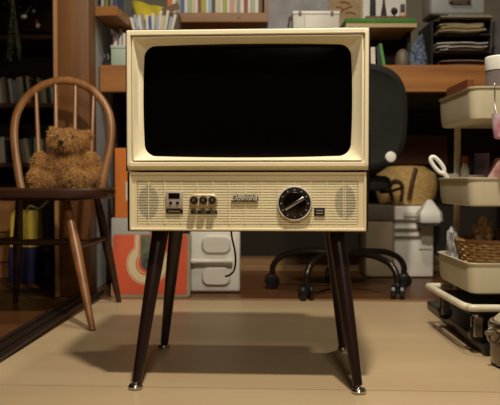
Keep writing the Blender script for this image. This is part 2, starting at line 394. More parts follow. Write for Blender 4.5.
for i, (t, b) in enumerate(legs):
    MB().tube([b, b.lerp(t, .3), b.lerp(t, .62), b.lerp(t, .93), t], [0.0095, 0.0135, 0.0175, 0.0125, 0.011], 14).build('leg', CHAIRW if i < 2 else CHAIRD, CH)  # rear legs get the dark wood: their shade is put into the colour
def on(i, z): t, b = legs[i]; return b.lerp(t, z / t.z)
for a, b in ((0, 2), (1, 3)):
    p, q = on(a, .24), on(b, .24)
    MB().tube([p, p.lerp(q, .5), q], [0.008, 0.013, 0.008], 12).build('stretcher', CHAIRD, CH)
p, q = (on(0, .24) + on(2, .24)) / 2, (on(1, .24) + on(3, .24)) / 2
MB().tube([p, p.lerp(q, .5), q], [0.008, 0.012, 0.008], 12).build('stretcher', CHAIRD, CH)
MB().tube([(-0.6 * .2, -.1, .385), (0.12, -.1, .385)], 0.004).build('seat_batten', CHAIRD, CH)

# ---------------------------------------------------------------- teddy bear
TB = thing('teddy_bear', 'shaggy golden brown teddy bear slumped on the windsor chair seat', 'teddy bear', (-0.615, 2.435, 0.412))
FURB = mat('fur_base', (140, 98, 48), 1.0, var=0.25, scale=(60, 60, 60))
mb = bpy.data.metaballs.new('mb'); mb.resolution = 0.007; mb.threshold = 0.25
mo = bpy.data.objects.new('mb', mb); COL.objects.link(mo)
def ball(x, y, z, rx, ry=None, rz=None):
    e = mb.elements.new(); e.type = 'ELLIPSOID'; e.co = (x, y, z)
    e.radius = 1.0; e.size_x = rx * 1.18; e.size_y = (ry or rx) * 1.18; e.size_z = (rz or rx) * 1.18; e.stiffness = 1.2
    e.radius = 1.0
# head, muzzle, ears, trunk, arms, legs
parts = [(0.012, -.005, .160, .068, .052, .045), (0.010, -.055, .152, .027, .022, .022), (-.040, .0, .196, .018, .012, .018), (.076, .0, .184, .018, .012, .018),
         (0.005, 0, .072, .072, .055, .074), (-.078, -.01, .085, .030, .030, .046), (.086, -.01, .082, .030, .030, .048), (-.088, -.025, .045, .024, .030, .030), (.096, -.025, .045, .024, .030, .030),
         (-.062, -.055, .030, .036, .060, .030), (.056, -.055, .030, .036, .060, .030), (-.068, -.100, .038, .028, .022, .036), (.060, -.100, .038, .028, .022, .036)]
tb = MB()
bpy.data.objects.remove(mo)
bmm = bmesh.new()
for (x, y, z, a, b, c) in parts:
    r = bmesh.ops.create_icosphere(bmm, subdivisions=3, radius=1.0)
    for v in r['verts']: v.co = Vector((x + v.co.x * a, y + v.co.y * b, z + v.co.z * c))
me = bpy.data.meshes.new('bear_body'); bmm.to_mesh(me); bmm.free()
bo = bpy.data.objects.new('bear_body', me); COL.objects.link(bo)
rm = bo.modifiers.new('r', 'REMESH'); rm.mode = 'VOXEL'; rm.voxel_size = 0.006
smm = bo.modifiers.new('s', 'SMOOTH'); smm.iterations = 6
bpy.context.view_layer.update()
me2 = bpy.data.meshes.new_from_object(bo.evaluated_get(bpy.context.evaluated_depsgraph_get()))
bo.modifiers.clear(); bo.data = me2; me2.materials.clear(); me2.materials.append(FURB)
bo.parent = TB
for p in me2.polygons: p.use_smooth = True
mz = min(v.co.z for v in me2.vertices)
for v in me2.vertices: v.co.z -= mz
fur = MB(); polys = [p for p in me2.polygons]; rnd = random.Random(3)
tot = [p.area for p in polys]; pick = rnd.choices(polys, weights=tot, k=7500)
for p in pick:
    vs = [me2.vertices[i].co for i in p.vertices]
    w = [rnd.random() for _ in vs]; s = sum(w); c = sum((v * (q / s) for v, q in zip(vs, w)), Vector((0, 0, 0)))
    nn = p.normal.copy(); d = (nn + Vector((rnd.uniform(-.7, .7), rnd.uniform(-.7, .7), rnd.uniform(-1.0, .3)))).normalized()
    L = rnd.uniform(.007, .016); sd = d.cross(Vector((rnd.random(), rnd.random(), rnd.random()))).normalized() * 0.0011
    e = c + d * L + Vector((0, 0, -L * .25))
    if e.z < 0.001: e.z = 0.001
    m1 = c + d * L * .5
    c = c - nn * .001
    s2 = sd.cross(d).normalized() * .0011
    fur.add([c + sd, c - sd * .5 + s2, c - sd * .5 - s2, e], [(0, 1, 3), (1, 2, 3), (2, 0, 3)])
fo = fur.build('fur', mat('golden_fur', (196, 144, 74), 0.85, c2=(138, 94, 44), scale=(45, 45, 45), sheen=0.3), TB, smooth=False); fo['kind'] = 'stuff'
def nearest(x, z):
    c = [v.co for v in me2.vertices if abs(v.co.x - x) < .006 and abs(v.co.z - z) < .006]
    return min((q.y for q in c), default=-.05)
for ex in (-.008, .040): MB().blob((ex, nearest(ex, .178) - .008, .178), (.0034, .003, .0034)).build('eye', BLACK, TB)
MB().blob((.008, nearest(.008, .156) - .010, .158), (.009, .006, .006)).build('nose', BLACKM, TB)
MB().box(.082, .092, -.047, -.040, .012, .030, .001).build('fabric_label', PAPER, TB)['label'] = 'small white sewn label'

# ---------------------------------------------------------------- office chair
OC = thing('office_chair', 'black office chair with rounded backrest and five castors behind the television', 'office chair', (0.372, 2.945, 0))
hub = MB().lathe([(0.034, .105), (.036, .115), (.036, .165), (.030, .175), (.020, .18), (.020, .40), (.03, .405)], 24); hub.build('column', BLACKM, OC)
for i in range(5):
    a = R(-54 + 72 * i + 2)
    d = Vector((math.cos(a), math.sin(a), 0))
    rr_ = .292
    pts = [d * .03 + Vector((0, 0, .150)), d * .12 + Vector((0, 0, .157)), d * .20 + Vector((0, 0, .150)), d * .255 + Vector((0, 0, .130)), d * .286 + Vector((0, 0, .095)), d * .290 + Vector((0, 0, .060))]
    MB().tube(smooth_path(pts, 5), 0.0125, 12).build('base_arm', mat('dark_metal', (60, 54, 46), 0.28, 0.8, var=0.1), OC)
    cs = MB(); ax = Vector((-d.y, d.x, 0))
    M = Matrix.Translation(d * rr_ + Vector((0, 0, .029))) @ Matrix.Rotation(a + R(25 * (i - 2)), 4, 'Z') @ Matrix.Rotation(R(90), 4, 'X')
    for z0 in (-.026, .006): cs.lathe([(.020, z0), (.028, z0 + .003), (.029, z0 + .010), (.028, z0 + .017), (.020, z0 + .020)], 22, M)
    cs.lathe([(.008, -.02), (.008, .02)], 12, M)
    cs.box(-.016, .016, -.005, .032, -.006, .006, .003, 1, M)
    cs.build('castor', BLACK, OC)
st = MB(); 
def se(s, z, cx=0, cy=0, a=.185, b=.19, p=.6):
    out = []
    for i in range(40):
        t = 2 * math.pi * i / 40; c, q = math.cos(t), math.sin(t)
        out.append((cx + a * s * (abs(c) ** p) * (1 if c > 0 else -1), cy + b * s * (abs(q) ** p) * (1 if q > 0 else -1), z))
    return out
st.rings([se(.85, .405), se(.97, .412), se(1, .428), se(.98, .452), se(.9, .463), se(.6, .467), se(.2, .467)], True, True); st.build('seat', FABK, OC)
# backrest: rounded panel seen from behind, outline from the right edge in the photo
BY = -0.215
def bring(s, y, dx=0):
    out = []
    for i in range(48):
        t = 2 * math.pi * i / 48; c, q = math.cos(t), math.sin(t)
        x = .222 * s * (abs(c) ** .6) * (1 if c > 0 else -1); z = .195 * (abs(q) ** .62) * (1 if q > 0 else -1) * (1 - (1 - s) * 1.15)
        x *= (1 - .04 * min(1, (-z / .195)) ** 1.5) if z < 0 else 1
        out.append((x + dx, y + .05 * (1 - (x / .22) ** 2) * -1 + .03, .682 + z * 1.02))
    return out
MB().rings([bring(.86, BY + .030), bring(.95, BY + .026), bring(1, BY + .016), bring(1, BY), bring(.96, BY - .008), bring(.90, BY - .010), bring(.87, BY - .005), bring(.6, BY - .004), bring(.2, BY - .004)], True, True).build('backrest', FABK, OC)
bf = MB().tube(smooth_path([(0.06, BY - .02, .60), (0.06, BY - .02, .50), (.06, -.20, .43), (.04, -.10, .398), (0, 0, .39)], 5), .013, 10)
bf.tube(smooth_path([(-0.06, BY - .02, .60), (-0.06, BY - .02, .50), (-.06, -.20, .43), (-.04, -.10, .398), (0, 0, .39)], 5), .013, 10)
bf.build('back_support', BLACK, OC)
wp = W(393, 157, 2.70) - OC.location
MB().lathe([(.017, 0), (.020, .004), (.021, .014), (.017, .02), (.008, .022)], 24, Matrix.Translation((wp.x - .004, BY + .006 , wp.z)) @ Matrix.Rotation(R(90), 4, 'X')).build('lumbar_knob', WHITE, OC)['label'] = 'round white knob'
MB().tube(smooth_path([(.14, -.08, .400), (.17, -.14, .405), (.21, -.17, .420)], 4), .006, 8).build('seat_lever', BLACK, OC)

# ---------------------------------------------------------------- desk and back furniture
DT = W(300, 65, 3.05).z
desk = thing('desk', 'long orange-brown wooden desk with a deep front board along the back wall', 'desk', (0, 3.05, 0))
MB().box(-.626, 1.9, 0.03, .78, DT - .03, DT, .002, 1).build('desktop', ORNGW, desk)
MB().box(-.626, 1.9, 0.0, .03, DT - .112, DT, .003, 1).build('front_board', ORNGW, desk)
MB().box(-.626, -.606, .30, .60, 0, DT - .03, .002, 1).build('side_panel', DARKW, desk)
MB().box(1.2, 1.225, .10, .50, 0, DT - .03, .002, 1).build('side_panel', DARKW, desk)
sb = MB()
for bx in (380 / 1, ):
    pass
tag(MB().box(-.20, .20, -.012, .012, -.075, .075, .002, 1).build('wooden_board', wood('board_brown', (136, 84, 40), (104, 62, 28), 0.5), loc=(W(408, 155, 3.75).x, 3.755, W(408, 150, 3.75).z)), 'brown wooden board fixed under the desk behind the round basket', 'board')

# book helpers
ORD = ['first', 'second', 'third', 'fourth', 'fifth', 'sixth', 'seventh', 'eighth', 'ninth', 'tenth', 'eleventh', 'twelfth', 'thirteenth', 'fourteenth', 'fifteenth', 'sixteenth', 'seventeenth', 'eighteenth', 'nineteenth', 'twentieth', 'twenty-first', 'twenty-second', 'twenty-third', 'twenty-fourth', 'twenty-fifth', 'twenty-sixth']
NAMES = {'white': (208, 202, 188), 'cream': (196, 184, 150), 'orange': (196, 98, 34), 'blue': (60, 96, 150), 'pale green': (150, 168, 130), 'olive green': (150, 158, 60), 'red': (140, 50, 44), 'grey': (140, 138, 130), 'dark green': (46, 66, 44), 'pink': (190, 140, 134), 'black': (30, 28, 26), 'brown': (90, 62, 40), 'green': (70, 130, 60), 'pale blue': (150, 168, 186)}
def book(x, y, z, th, h, d, cname, tilt, label, group, dim=1.0):
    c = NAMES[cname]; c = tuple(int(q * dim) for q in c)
    b = bpy.data.objects.new('book', None); COL.objects.link(b)
    m = MB()
    m.box(0, th, 0.0, .002, 0, h, .0006, 1); m.box(0, .002, 0.001, d, 0, h); m.box(th - .002, th, 0.001, d, 0, h)
    m.box(0.0005, th - .0005, -.0012, 0.0002, h * .80, h * .84)
    m.build('cover', col(c, 0.55), b, smooth=False)
    MB().box(.0022, th - .0022, .003, d - .003, .003, h - .003).build('pages', PAPER, b, smooth=False)
    b.location = (x, y, z); b.rotation_euler = (0, tilt, 0)
    tag(b, label, 'book', group); return b

# hanging bookshelf on the back wall (top centre)
YS = 3.45
zt = W(200, 12.5, YS).z; zb = W(200, 22, YS).z
xs0 = W(166, 12, YS).x; xs1 = W(268, 12, YS).x
bs = thing('wall_shelf', 'wooden wall shelf with a row of books above the television', 'shelf', (0, YS, zb))
MB().box(xs0, xs1, 0, .36, 0, zt - zb, .002, 1).build('shelf_board', SHELFW, bs)
MB().box(xs1 - .018, xs1, 0.005, .36, zt - zb, .34, .001, 1).build('end_panel', SHELFW, bs)
MB().box(xs0, xs1, 0.36, .372, -.02, .34).build('back_panel', DARKW, bs)
MB().lathe([(.006, 0), (.006, .003), (.003, .005)], 12, Matrix.Translation((W(239, 16, YS).x, 0, .022)) @ Matrix.Rotation(R(90), 4, 'X')).build('screw_head', STEEL, bs)
seq = ['orange', 'white', 'grey', 'blue', 'white', 'pale green', 'cream', 'white', 'red', 'olive green', 'white', 'pale blue', 'dark green', 'cream', 'white', 'olive green', 'white', 'pink', 'cream', 'grey', 'white', 'red', 'white', 'pale green', 'white', 'brown']
x = xs0 + .004; i = 0; rb = random.Random(5)
while i < len(seq):
    th = rb.choice((.014, .017, .021))
    if x + th > xs1 - .02: break
    book(x, YS + .015 + rb.random() * .012, zt, th, rb.uniform(.19, .23), .13, seq[i], 0, '%s book, %s from the left on the wall shelf above the television' % (seq[i], ORD[i]), 'books on the wall shelf')
    x += th + .001; i += 1

# side shelf on the left wall with magazines
a = W(94, 14, 2.96); b = W(121, 32, 3.40)
ang = math.atan2(b.x - a.x, b.y - a.y)
L = math.hypot(b.x - a.x, b.y - a.y)
zs = a.z
ss = MB().box(-.035, .0, 0, L, 0, .042, .002, 1).box(-.0355, -.002, L * .0, L * .02, -.04, 0, .001, 1)
SHX = -0.612
tag(MB().box(-.014, .078, 0, .46, 0, .040, .002, 1).build('side_shelf', ORNGW, loc=(SHX, 2.965, W(94, 16, 2.965).z), rotz=-R(4)), 'short brown wall shelf running back from the wooden pillar', 'shelf')
szt = W(94, 16, 2.965).z + .0405
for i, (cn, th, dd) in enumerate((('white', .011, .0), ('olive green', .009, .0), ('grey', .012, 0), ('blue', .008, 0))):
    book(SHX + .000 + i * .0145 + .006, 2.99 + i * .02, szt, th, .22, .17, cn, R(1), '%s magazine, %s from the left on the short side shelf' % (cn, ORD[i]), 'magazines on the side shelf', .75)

# left end of the desk: mint box, black clip, tubes
yb = 3.12
mx = W(111, 62, yb).x
bx = thing('storage_box', 'pale mint green lidded box on the left end of the desk', 'box', (mx, yb, DT))
bw = .105; bh = W(111, 45, yb).z - DT
MB().box(0, bw, 0, .14, 0, bh - .015, .003).build('body', mat('mint', (164, 178, 160), 0.5, var=0.04), bx)
MB().box(-.002, bw + .002, -.002, .142, bh - .015, bh, .003).build('lid', mat('mint_lid', (176, 188, 172), 0.5, var=0.04), bx)
for i, (dx, dy, h) in enumerate(((.012, .03, .062), (.033, .05, .075), (.052, .03, .055))):
    tag(MB().lathe([(.009, 0), (.0095, .003), (.0095, h - .01), (.007, h - .008), (.007, h)], 18, Matrix.Identity(4)).build('paper_tube', col((214, 196, 196) if i != 1 else (210, 206, 200)), loc=(mx + dx, yb + dy, DT + bh)), 'small pale upright tube, %s from the left on the mint box' % ORD[i], 'tube', 'tubes on the mint box')
bk = thing('binder_clip', 'small black clamp beside the mint box on the desk end', 'clamp', (W(106, 60, 3.10).x, 3.10, DT))
MB().prism([(-.016, 0), (.016, 0), (.010, .030), (.004, .042), (-.010, .034)], -.010, .012).build('body', BLACK, bk)
MB().tube([(-.006, 0, .034), (-.004, 0, .052), (.008, 0, .054), (.010, 0, .032)], .0025, 8).build('wire_handle', STEEL, bk)

# cloth bag, envelope holder, cardboard box behind the television's top left
yb = 3.30
yl = MB()
def sheet(name, pts, thick, m, label, cat, Y, group=None):
    o = MB().prism([(W(a, b, Y).x, W(a, b, Y).z) for a, b in pts], Y, Y + thick).build(name, m, smooth=False)
    return tag(o, label, cat, group)
# grey-white tote bag with yellow cloth
tb_ = thing('tote_bag', 'grey white cloth bag with yellow cloth folded over it, standing on the desk', 'bag', (W(150, 60, 3.58).x, 3.585, DT))
def bagbody(w, d, h):
    rr = []
    for t in (0, .05, .3, .6, .85, 1.0):
        ww = w * (1 - .12 * t); dd = d * (1 - .45 * t); n = 32; ring_ = []
        for i in range(n):
            an = 2 * math.pi * i / n; c, s = math.cos(an), math.sin(an)
            wob = 1 + .04 * math.sin(5 * an + t * 6)
            ring_.append((ww * wob * abs(c) ** .5 * (1 if c > 0 else -1), dd * wob * abs(s) ** .6 * (1 if s > 0 else -1), t * h))
        rr.append(ring_)
    return rr
MB().rings(bagbody(.10, .07, .36), True, True).build('body', mat('bag_cloth', (150, 148, 138), 0.95, var=0.12, scale=(20, 20, 8), bump=0.5), tb_)
yc = []
for i in range(12):
    t = i / 11; yc.append([(-.075 + .15 * t + .012 * math.sin(6 * t), -.088 - .012 * math.sin(t * 9), .375 - .03 * t), (-.055 + .14 * t, -.094 - .014 * math.sin(t * 7 + 1), .305 - .05 * t), (-.035 + .12 * t, -.090 - .01 * math.sin(t * 8), .245 + .05 * math.sin(t * 5) - .02 * t)])
vs = [p for r in yc for p in r]; fs = []
for i in range(11):
    for j in range(2): fs.append((i * 3 + j, i * 3 + j + 1, (i + 1) * 3 + j + 1, (i + 1) * 3 + j))
m = MB(); m.add(vs, fs); o = m.build('yellow_cloth', mat('yellow_cloth', (190, 172, 40), 0.9, var=0.25, scale=(12, 12, 12)), tb_); sm = o.modifiers.new('s', 'SOLIDIFY'); sm.thickness = .004

# white wrapped parcel leaning left
tag(MB().box(-.033, .033, 0, .07, 0, .280, .008, 3).build('plastic_bag', mat('film_white', (176, 172, 176), 0.4, var=0.12, scale=(18, 18, 18), bump=0.6), loc=(W(134, 60, 3.43).x, 3.43, DT)), 'crumpled white plastic bag standing at the left corner behind the television', 'bag')
# file holder with envelopes fanned out
fh = thing('file_holder', 'open file holder behind the television top left corner', 'file holder', (W(152, 60, 3.16).x, 3.16, DT))
MB().box(-.055, .055, 0, .10, 0, .006).box(-.055, -.051, 0, .10, 0, .11).box(.051, .055, 0, .10, 0, .11).box(-.055, .055, 0, .004, 0, .11).box(-.055, .055, .096, .10, 0, .11).build('body', GREYP, fh, smooth=False)
fan = [('white', -15, .195), ('pale blue', -12, .205), ('white', -9, .20), ('grey', -7, .21), ('white', -4, .205), ('blue', -2, .20), ('white', 0, .215), ('pale blue', 3, .205), ('white', 5, .23), ('cream', 7, .21), ('white', 9, .235), ('pale blue', 12, .21), ('white', 14, .225)]
for i, (cn, dg, h) in enumerate(fan):
    o = MB().box(-.006, .006, -.001, .0012, 0, h + .028, .0004, 1).build('envelope', col(NAMES[cn], .8), loc=(fh.location.x - .034 + i * .0055, 3.170 + i * .0062, DT + .0078), rotz=0)
    o.rotation_euler = (0, R(dg), 0); tag(o, '%s paper strip, %s from the left in the fan in the file holder' % (cn, ORD[i]), 'paper', 'papers in the file holder')
cb = thing('cardboard_box', 'dark grey-brown open cardboard box beside the fanned papers', 'box', (W(167, 60, 3.12).x + .004, 3.25, DT))
MB().box(-.035, .035, 0, .10, 0, .262, .002, 1).build('body', col((92, 76, 62), .85), cb)
o = MB().box(-.045, .045, -.004, .0, 0, .03, .001, 1).build('flap', col((120, 98, 74), .85), cb); o.location = (0, 0, .262); o.rotation_euler = (R(20), R(-24), 0)

# poster wall panels, painting
tag(MB().box(0, W(330, 0, 3.84).x - W(268, 0, 3.84).x, 0, .006, 0, .5, .001, 1).build('poster', mat('poster_grey', (168, 166, 164), 0.8, c2=(140, 138, 142), scale=(9, 9, 9)), loc=(W(268, 0, 3.84).x, 3.8535, .98)), 'grey white poster on the back wall behind the white box', 'poster')
pt = thing('painting', 'tan painted picture with scribbled strokes and pale frame on back wall', 'picture', (W(330, 0, 3.8).x + .004, 3.83, .98))
pw = W(361, 0, 3.83).x - W(331, 0, 3.83).x
MB().box(0, pw, .004, .012, 0, .45).build('canvas', mat('tan_canvas', (176, 150, 112), 0.85, c2=(150, 128, 92), scale=(10, 10, 30)), pt, smooth=False)
MB().box(pw, pw + .022, -.004, .014, 0, .46, .002, 1).box(-.006, 0, -.004, .014, 0, .46, .001, 1).build('frame', wood('frame_pale', (176, 160, 120), (150, 132, 96), .5, 'z'), pt)
m = MB(); 
for (a, b, c, d) in ((338, 14, 352, 6), (336, 7, 343, 9), (346, 13, 356, 14), (340, 2, 350, 4)):
    p, q = W(a, b, 3.83), W(c, d, 3.83); lo = pt.location
    m.tube([(p.x - lo.x, .003, p.z - lo.z), ((p.x + q.x) / 2 - lo.x, .003, (p.z + q.z) / 2 - lo.z + .006), (q.x - lo.x, .003, q.z - lo.z)], .0035, 6)
m.build('brush_strokes', col((128, 60, 44), .8), pt)
# white box with latches
yb = 3.30; x0 = W(293, 20, yb).x; x1 = W(339.5, 20, yb).x; zt2 = W(300, 11, yb).z
wb = thing('white_case', 'tall white plastic box with two dark latches behind the television', 'box', (x0, yb, DT))
MB().box(0, x1 - x0, 0, .14, 0, zt2 - DT - .014, .004).build('body', mat('case_white', (186, 182, 170), 0.45, var=0.05), wb)
MB().box(-.002, x1 - x0 + .002, -.003, .143, zt2 - DT - .014, zt2 - DT, .003).build('lid', mat('lid_white', (214, 210, 200), 0.4, var=0.03), wb)
for q in (300, 332): MB().box(W(q, 0, yb).x - x0 - .006, W(q, 0, yb).x - x0 + .006, -.007, 0, zt2 - DT - .02, zt2 - DT - .003, .001, 1).build('latch', col((80, 56, 50), .5), wb)
MB().box(.05, .052, -.0015, 0, .02, zt2 - DT - .02).build('seam', GREYP, wb)
o = tag(MB().box(-.005, .005, -.003, .003, 0, .25, .001, 1).build('wooden_stick', DARKW, loc=(W(284, 0, 3.26).x - .012, 3.26, DT)), 'dark wooden stick leaning beside the white box', 'stick'); o.rotation_euler = (0, R(9), 0)

# desktop shelf with green mat
YG = 3.20
gz0 = W(380, 27.3, YG).z; gz1 = W(380, 23.2, YG).z; gz2 = W(380, 17.6, YG).z
gx0_, gx1_ = W(346, 20, YG).x, W(417, 20, YG).x
ds = thing('desktop_shelf', 'dark wooden shelf unit with a tan top board standing on the desk', 'shelf', (gx0_, YG, DT)); gw = gx1_ - gx0_
MB().box(0, gw, 0, .30, gz0 - DT, gz1 - DT, .001, 1).build('top_board', wood('tan_board', (178, 156, 112), (158, 134, 92), .5), ds)
MB().box(0, .016, .01, .30, 0, gz0 - DT).build('side_panel', DARKW, ds, smooth=False)
MB().box(gw - .02, gw - .004, .10, .30, 0, gz0 - DT).build('side_panel', DARKW, ds, smooth=False)
MB().box(.016, gw - .02, .285, .30, 0, gz0 - DT).build('back_panel', wood('panel_brown', (54, 30, 16), (38, 20, 10), .6), ds, smooth=False)
tag(MB().box(-.004, gw - .002, .004, .26, 0, gz2 - gz1 - .001, .006, 3).build('green_mat', mat('green_felt', (62, 118, 42), 0.8, c2=(48, 98, 34), scale=(14, 14, 14)), loc=(gx0_, YG, gz1)), 'thick green mat folded on top of the desktop shelf', 'mat')
for i, (a, w_, h, cn, tl) in enumerate(((370.5, .019, .108, 'white', -2), (375.8, .016, .112, 'black', -5), (379.5, .014, .124, 'green', -10))):
    p = W(a, 64, 3.24); book(p.x + .004 + (.007 * i), 3.24, DT + .0003 + w_ * math.sin(abs(R(tl))) * 0, w_, h, .12, cn, R(tl), '%s book leaning inside the desktop shelf, %s from the left' % (cn, ORD[i]), 'books in the desktop shelf')
# white rack with black tools above the green mat
ty = 3.22
tr = thing('tool_rack', 'white backed rack on a brown base above the green mat', 'rack', (W(366, 17, ty).x, ty, gz2))
rw = W(410, 17, ty).x - W(366, 17, ty).x
MB().box(0, rw, 0.0, .10, 0, .012, .001, 1).build('base', wood('rack_base', (110, 66, 42), (86, 50, 32), .6), tr)
MB().box(0, rw, .09, .10, .012, .16).build('backboard', col((188, 184, 176), .7), tr, smooth=False)
def on_rack(px): return (W(px, 10, ty + .03).x, ty + .035, gz2 + .0125)
tag(MB().box(-.012, .012, -.01, .01, 0, .09, .003).build('black_block', BLACKM, loc=on_rack(373)), 'black rectangular block on the white rack, leftmost', 'block')
tag(MB().lathe([(.015, 0), (.012, .02), (.006, .06), (.004, .09)], 18).build('black_cone', BLACKM, loc=on_rack(384)), 'black cone shaped nozzle standing on the white rack', 'nozzle')
tag(MB().lathe([(.004, 0), (.004, .012), (.010, .015), (.015, .024), (.015, .032), (.010, .041), (.003, .044)], 20).build('black_stamp', BLACKM, loc=on_rack(394.5)), 'black round knob on a short stem on the white rack', 'stamp')
sq = thing('hanging_tag', 'small dark square hanging at the right of the white rack', 'tag', on_rack(403))
MB().box(-.010, .010, .0, .01, .022, .06, .002).build('body', col((50, 40, 34), .6), sq); MB().box(-.012, .012, -.002, .012, 0, .022, .002).build('stand', col((176, 146, 110), .6), sq)

# blue cloth, grey dome, cream cup, pens next to the shelf
dm = thing('mesh_dome', 'grey dome-shaped object on the desk right of the leaning books', 'dome', (W(402.5, 64, 3.10).x, 3.10, DT))
MB().lathe([(.030, 0), (.032, .01), (.031, .035), (.024, .06), (.010, .073), (.002, .075)], 26).build('shell', mat('mesh_grey', (96, 86, 74), 0.6, 0.3, var=0.2, scale=(150, 150, 150)), dm)
cp = thing('pen_cup', 'cream cup holding pens beside the blue cloth on the desk', 'cup', (W(421, 64, 3.24).x, 3.24, DT))
MB().lathe([(.016, 0), (.018, .003), (.020, .045), (.018, .045), (.016, .006)], 20).build('body', mat('cup_cream', (176, 150, 104), .5), cp)
for i, (dx, dz, tl, c) in enumerate(((-.007, .15, -3, (196, 190, 174)), (.005, .13, 6, (120, 118, 112)), (.0, .11, 14, (40, 60, 110)))):
    o = MB().lathe([(.0030, 0), (.0032, .01), (.0032, dz - .01), (.0015, dz)], 8).build('pen', col(c, .4), loc=(cp.location.x + dx, 3.24 + .004 * (i - 1), DT + .008)); o.rotation_euler = (0, R(tl) * .5, 0)
    tag(o, '%s pen standing in the cream cup on the desk' % ('white', 'grey', 'blue')[i], 'pen', 'pens in the cup')
rr_ = random.Random(9); m = MB()
base = Vector((0, 0, 0))
vs = []; N = 22
for i in range(N):
    for j in range(N):
        u_ = i / (N - 1) * 2 - 1; v_ = j / (N - 1) * 2 - 1
        rad = max(abs(u_), abs(v_)); ang = math.atan2(v_, u_)
        r_ = .050 * rad; h = .150 * (1 - rad ** 1.6) * (1 + .15 * math.sin(ang * 5) * rad) + .006 * math.sin(u_ * 9) * math.cos(v_ * 8) * (1 - rad)
        vs.append((r_ * math.cos(ang) + .018 * (1 - rad), r_ * .5 * math.sin(ang), max(0.001, h)))
fs = [(i * N + j, i * N + j + 1, (i + 1) * N + j + 1, (i + 1) * N + j) for i in range(N - 1) for j in range(N - 1)]
m.add(vs, fs); o = m.build('folded_cloth', mat('blue_pattern', (96, 112, 134), 0.9, c2=(10, 13, 22), scale=(70, 70, 70), bump=.3, detail=2), loc=(W(417, 64, 3.165).x, 3.165, DT))
o.modifiers.new('s', 'SOLIDIFY').thickness = .002
tag(o, 'crumpled blue and black patterned cloth on the desk behind the pens', 'cloth')

# letter tray rack with papers and the grey case on top
yt = 3.22; tx0, tx1 = W(434, 40, yt).x, W(491, 40, yt).x; tz = W(460, 19.5, yt).z
lr = thing('letter_tray', 'dark tray rack with three open levels full of papers on the desk', 'tray rack', (tx0, yt, DT)); tw = tx1 - tx0; H = tz - DT
lv = [0.0, H * .36, H * .70, H - .006]
m = MB()
for z in lv: m.box(0, tw, 0, .28, z, z + .006, .001, 1)
m.build('shelves', mat('olive_dark', (50, 42, 26), .5), lr)
MB().box(-.006, 0, 0.02, .28, 0, H).build('side_panel', BLACKM, lr, smooth=False); MB().box(tw, tw + .006, 0.02, .28, 0, H).build('side_panel', BLACKM, lr, smooth=False)
MB().box(0, tw, .27, .276, 0.006, H - .006).build('back_panel', BLACKM, lr, smooth=False)
for i, z in enumerate(lv[:3]):
    m = MB(); q = random.Random(20 + i); zz = .0005
    for k in range(7):
        h = q.uniform(.002, .006); dx = q.uniform(0, .02); y0 = q.uniform(-.045, -.01)
        xa = .008 + dx + .02 * (k % 3); xb = tw - .012 - q.uniform(0, .045)
        nx = 8; vs = []; fs = []
        for a in range(nx + 1):
            t = a / nx; xx = xa + (xb - xa) * t; sag = .004 * abs(math.sin(t * 3.1 * (1 + .3 * i)))
            for (yy, zc) in ((y0, zz + sag), (.24, zz + sag), (.24, zz + sag + h), (y0, zz + sag + h)): vs.append((xx, yy, zc))
        for a in range(nx):
            for e in range(4): e2 = (e + 1) % 4; fs.append((a * 4 + e, a * 4 + e2, a * 4 + 4 + e2, a * 4 + 4 + e))
        fs.append((0, 1, 2, 3)); fs.append((nx * 4 + 3, nx * 4 + 2, nx * 4 + 1, nx * 4))
        m.add(vs, fs); zz += h + .0012
    ob = m.build('paper_stack', mat('papers_%d' % i, ((150, 120, 104), (190, 186, 176), (160, 144, 110))[i], .8, c2=((96, 70, 58), (120, 116, 108), (110, 100, 66))[i], scale=(4, 4, 260), detail=1), loc=(tx0, yt, DT + z + .006))
    tag(ob, ('bottom', 'middle', 'top')[i] + ' stack of loose papers in the dark letter tray rack', 'papers', 'paper stacks in the tray rack')
m = MB()
for k in range(4): m.box(.02 + .035 * (k > 1), tw - .005 * k, -.04 + .006 * k, .2, .001 + k * .0045, .004 + k * .0045, .001, 1)
tag(m.build('magazine_pile', mat('mags', (160, 154, 138), .6, c2=(90, 84, 60), scale=(3, 3, 300)), loc=(tx0, yt, DT + H)), 'flat pile of magazines on top of the dark tray rack', 'magazines')
cz = DT + H + .0185
gc = thing('grey_case', 'grey hard case with a handle on top of the tray rack', 'case', (W(430, 10, yt).x, yt - .01, cz)); gw2 = W(485, 10, yt).x - W(430, 10, yt).x
MB().box(0, gw2, 0, .17, 0, .20, .014, 4).build('shell', mat('case_grey', (128, 128, 126), .45, var=.07, scale=(5, 5, 5)), gc)
MB().tube(smooth_path([(gw2 * .36, 0, .055), (gw2 * .36, -.02, .057), (gw2 * .38, -.024, .058), (gw2 * .66, -.024, .058), (gw2 * .68, -.02, .057), (gw2 * .68, 0, .055)], 4), .007, 10).build('handle', mat('handle_taupe', (96, 84, 70), .5), gc)
MB().box(gw2 * .32, gw2 * .72, -.003, .002, .045, .12, .001, 1).build('handle_plate', mat('plate_taupe', (110, 98, 84), .5), gc)
tag(MB().rings(bagbody(.06, .05, .26), True, True).build('grey_bag', mat('bag_dark', (70, 66, 66), .8, var=.3, scale=(12, 12, 12), bump=.5), loc=(W(502, 10, 3.4).x + .02, 3.42, DT + .0)), 'dark grey bag at the far right end of the desk', 'bag')

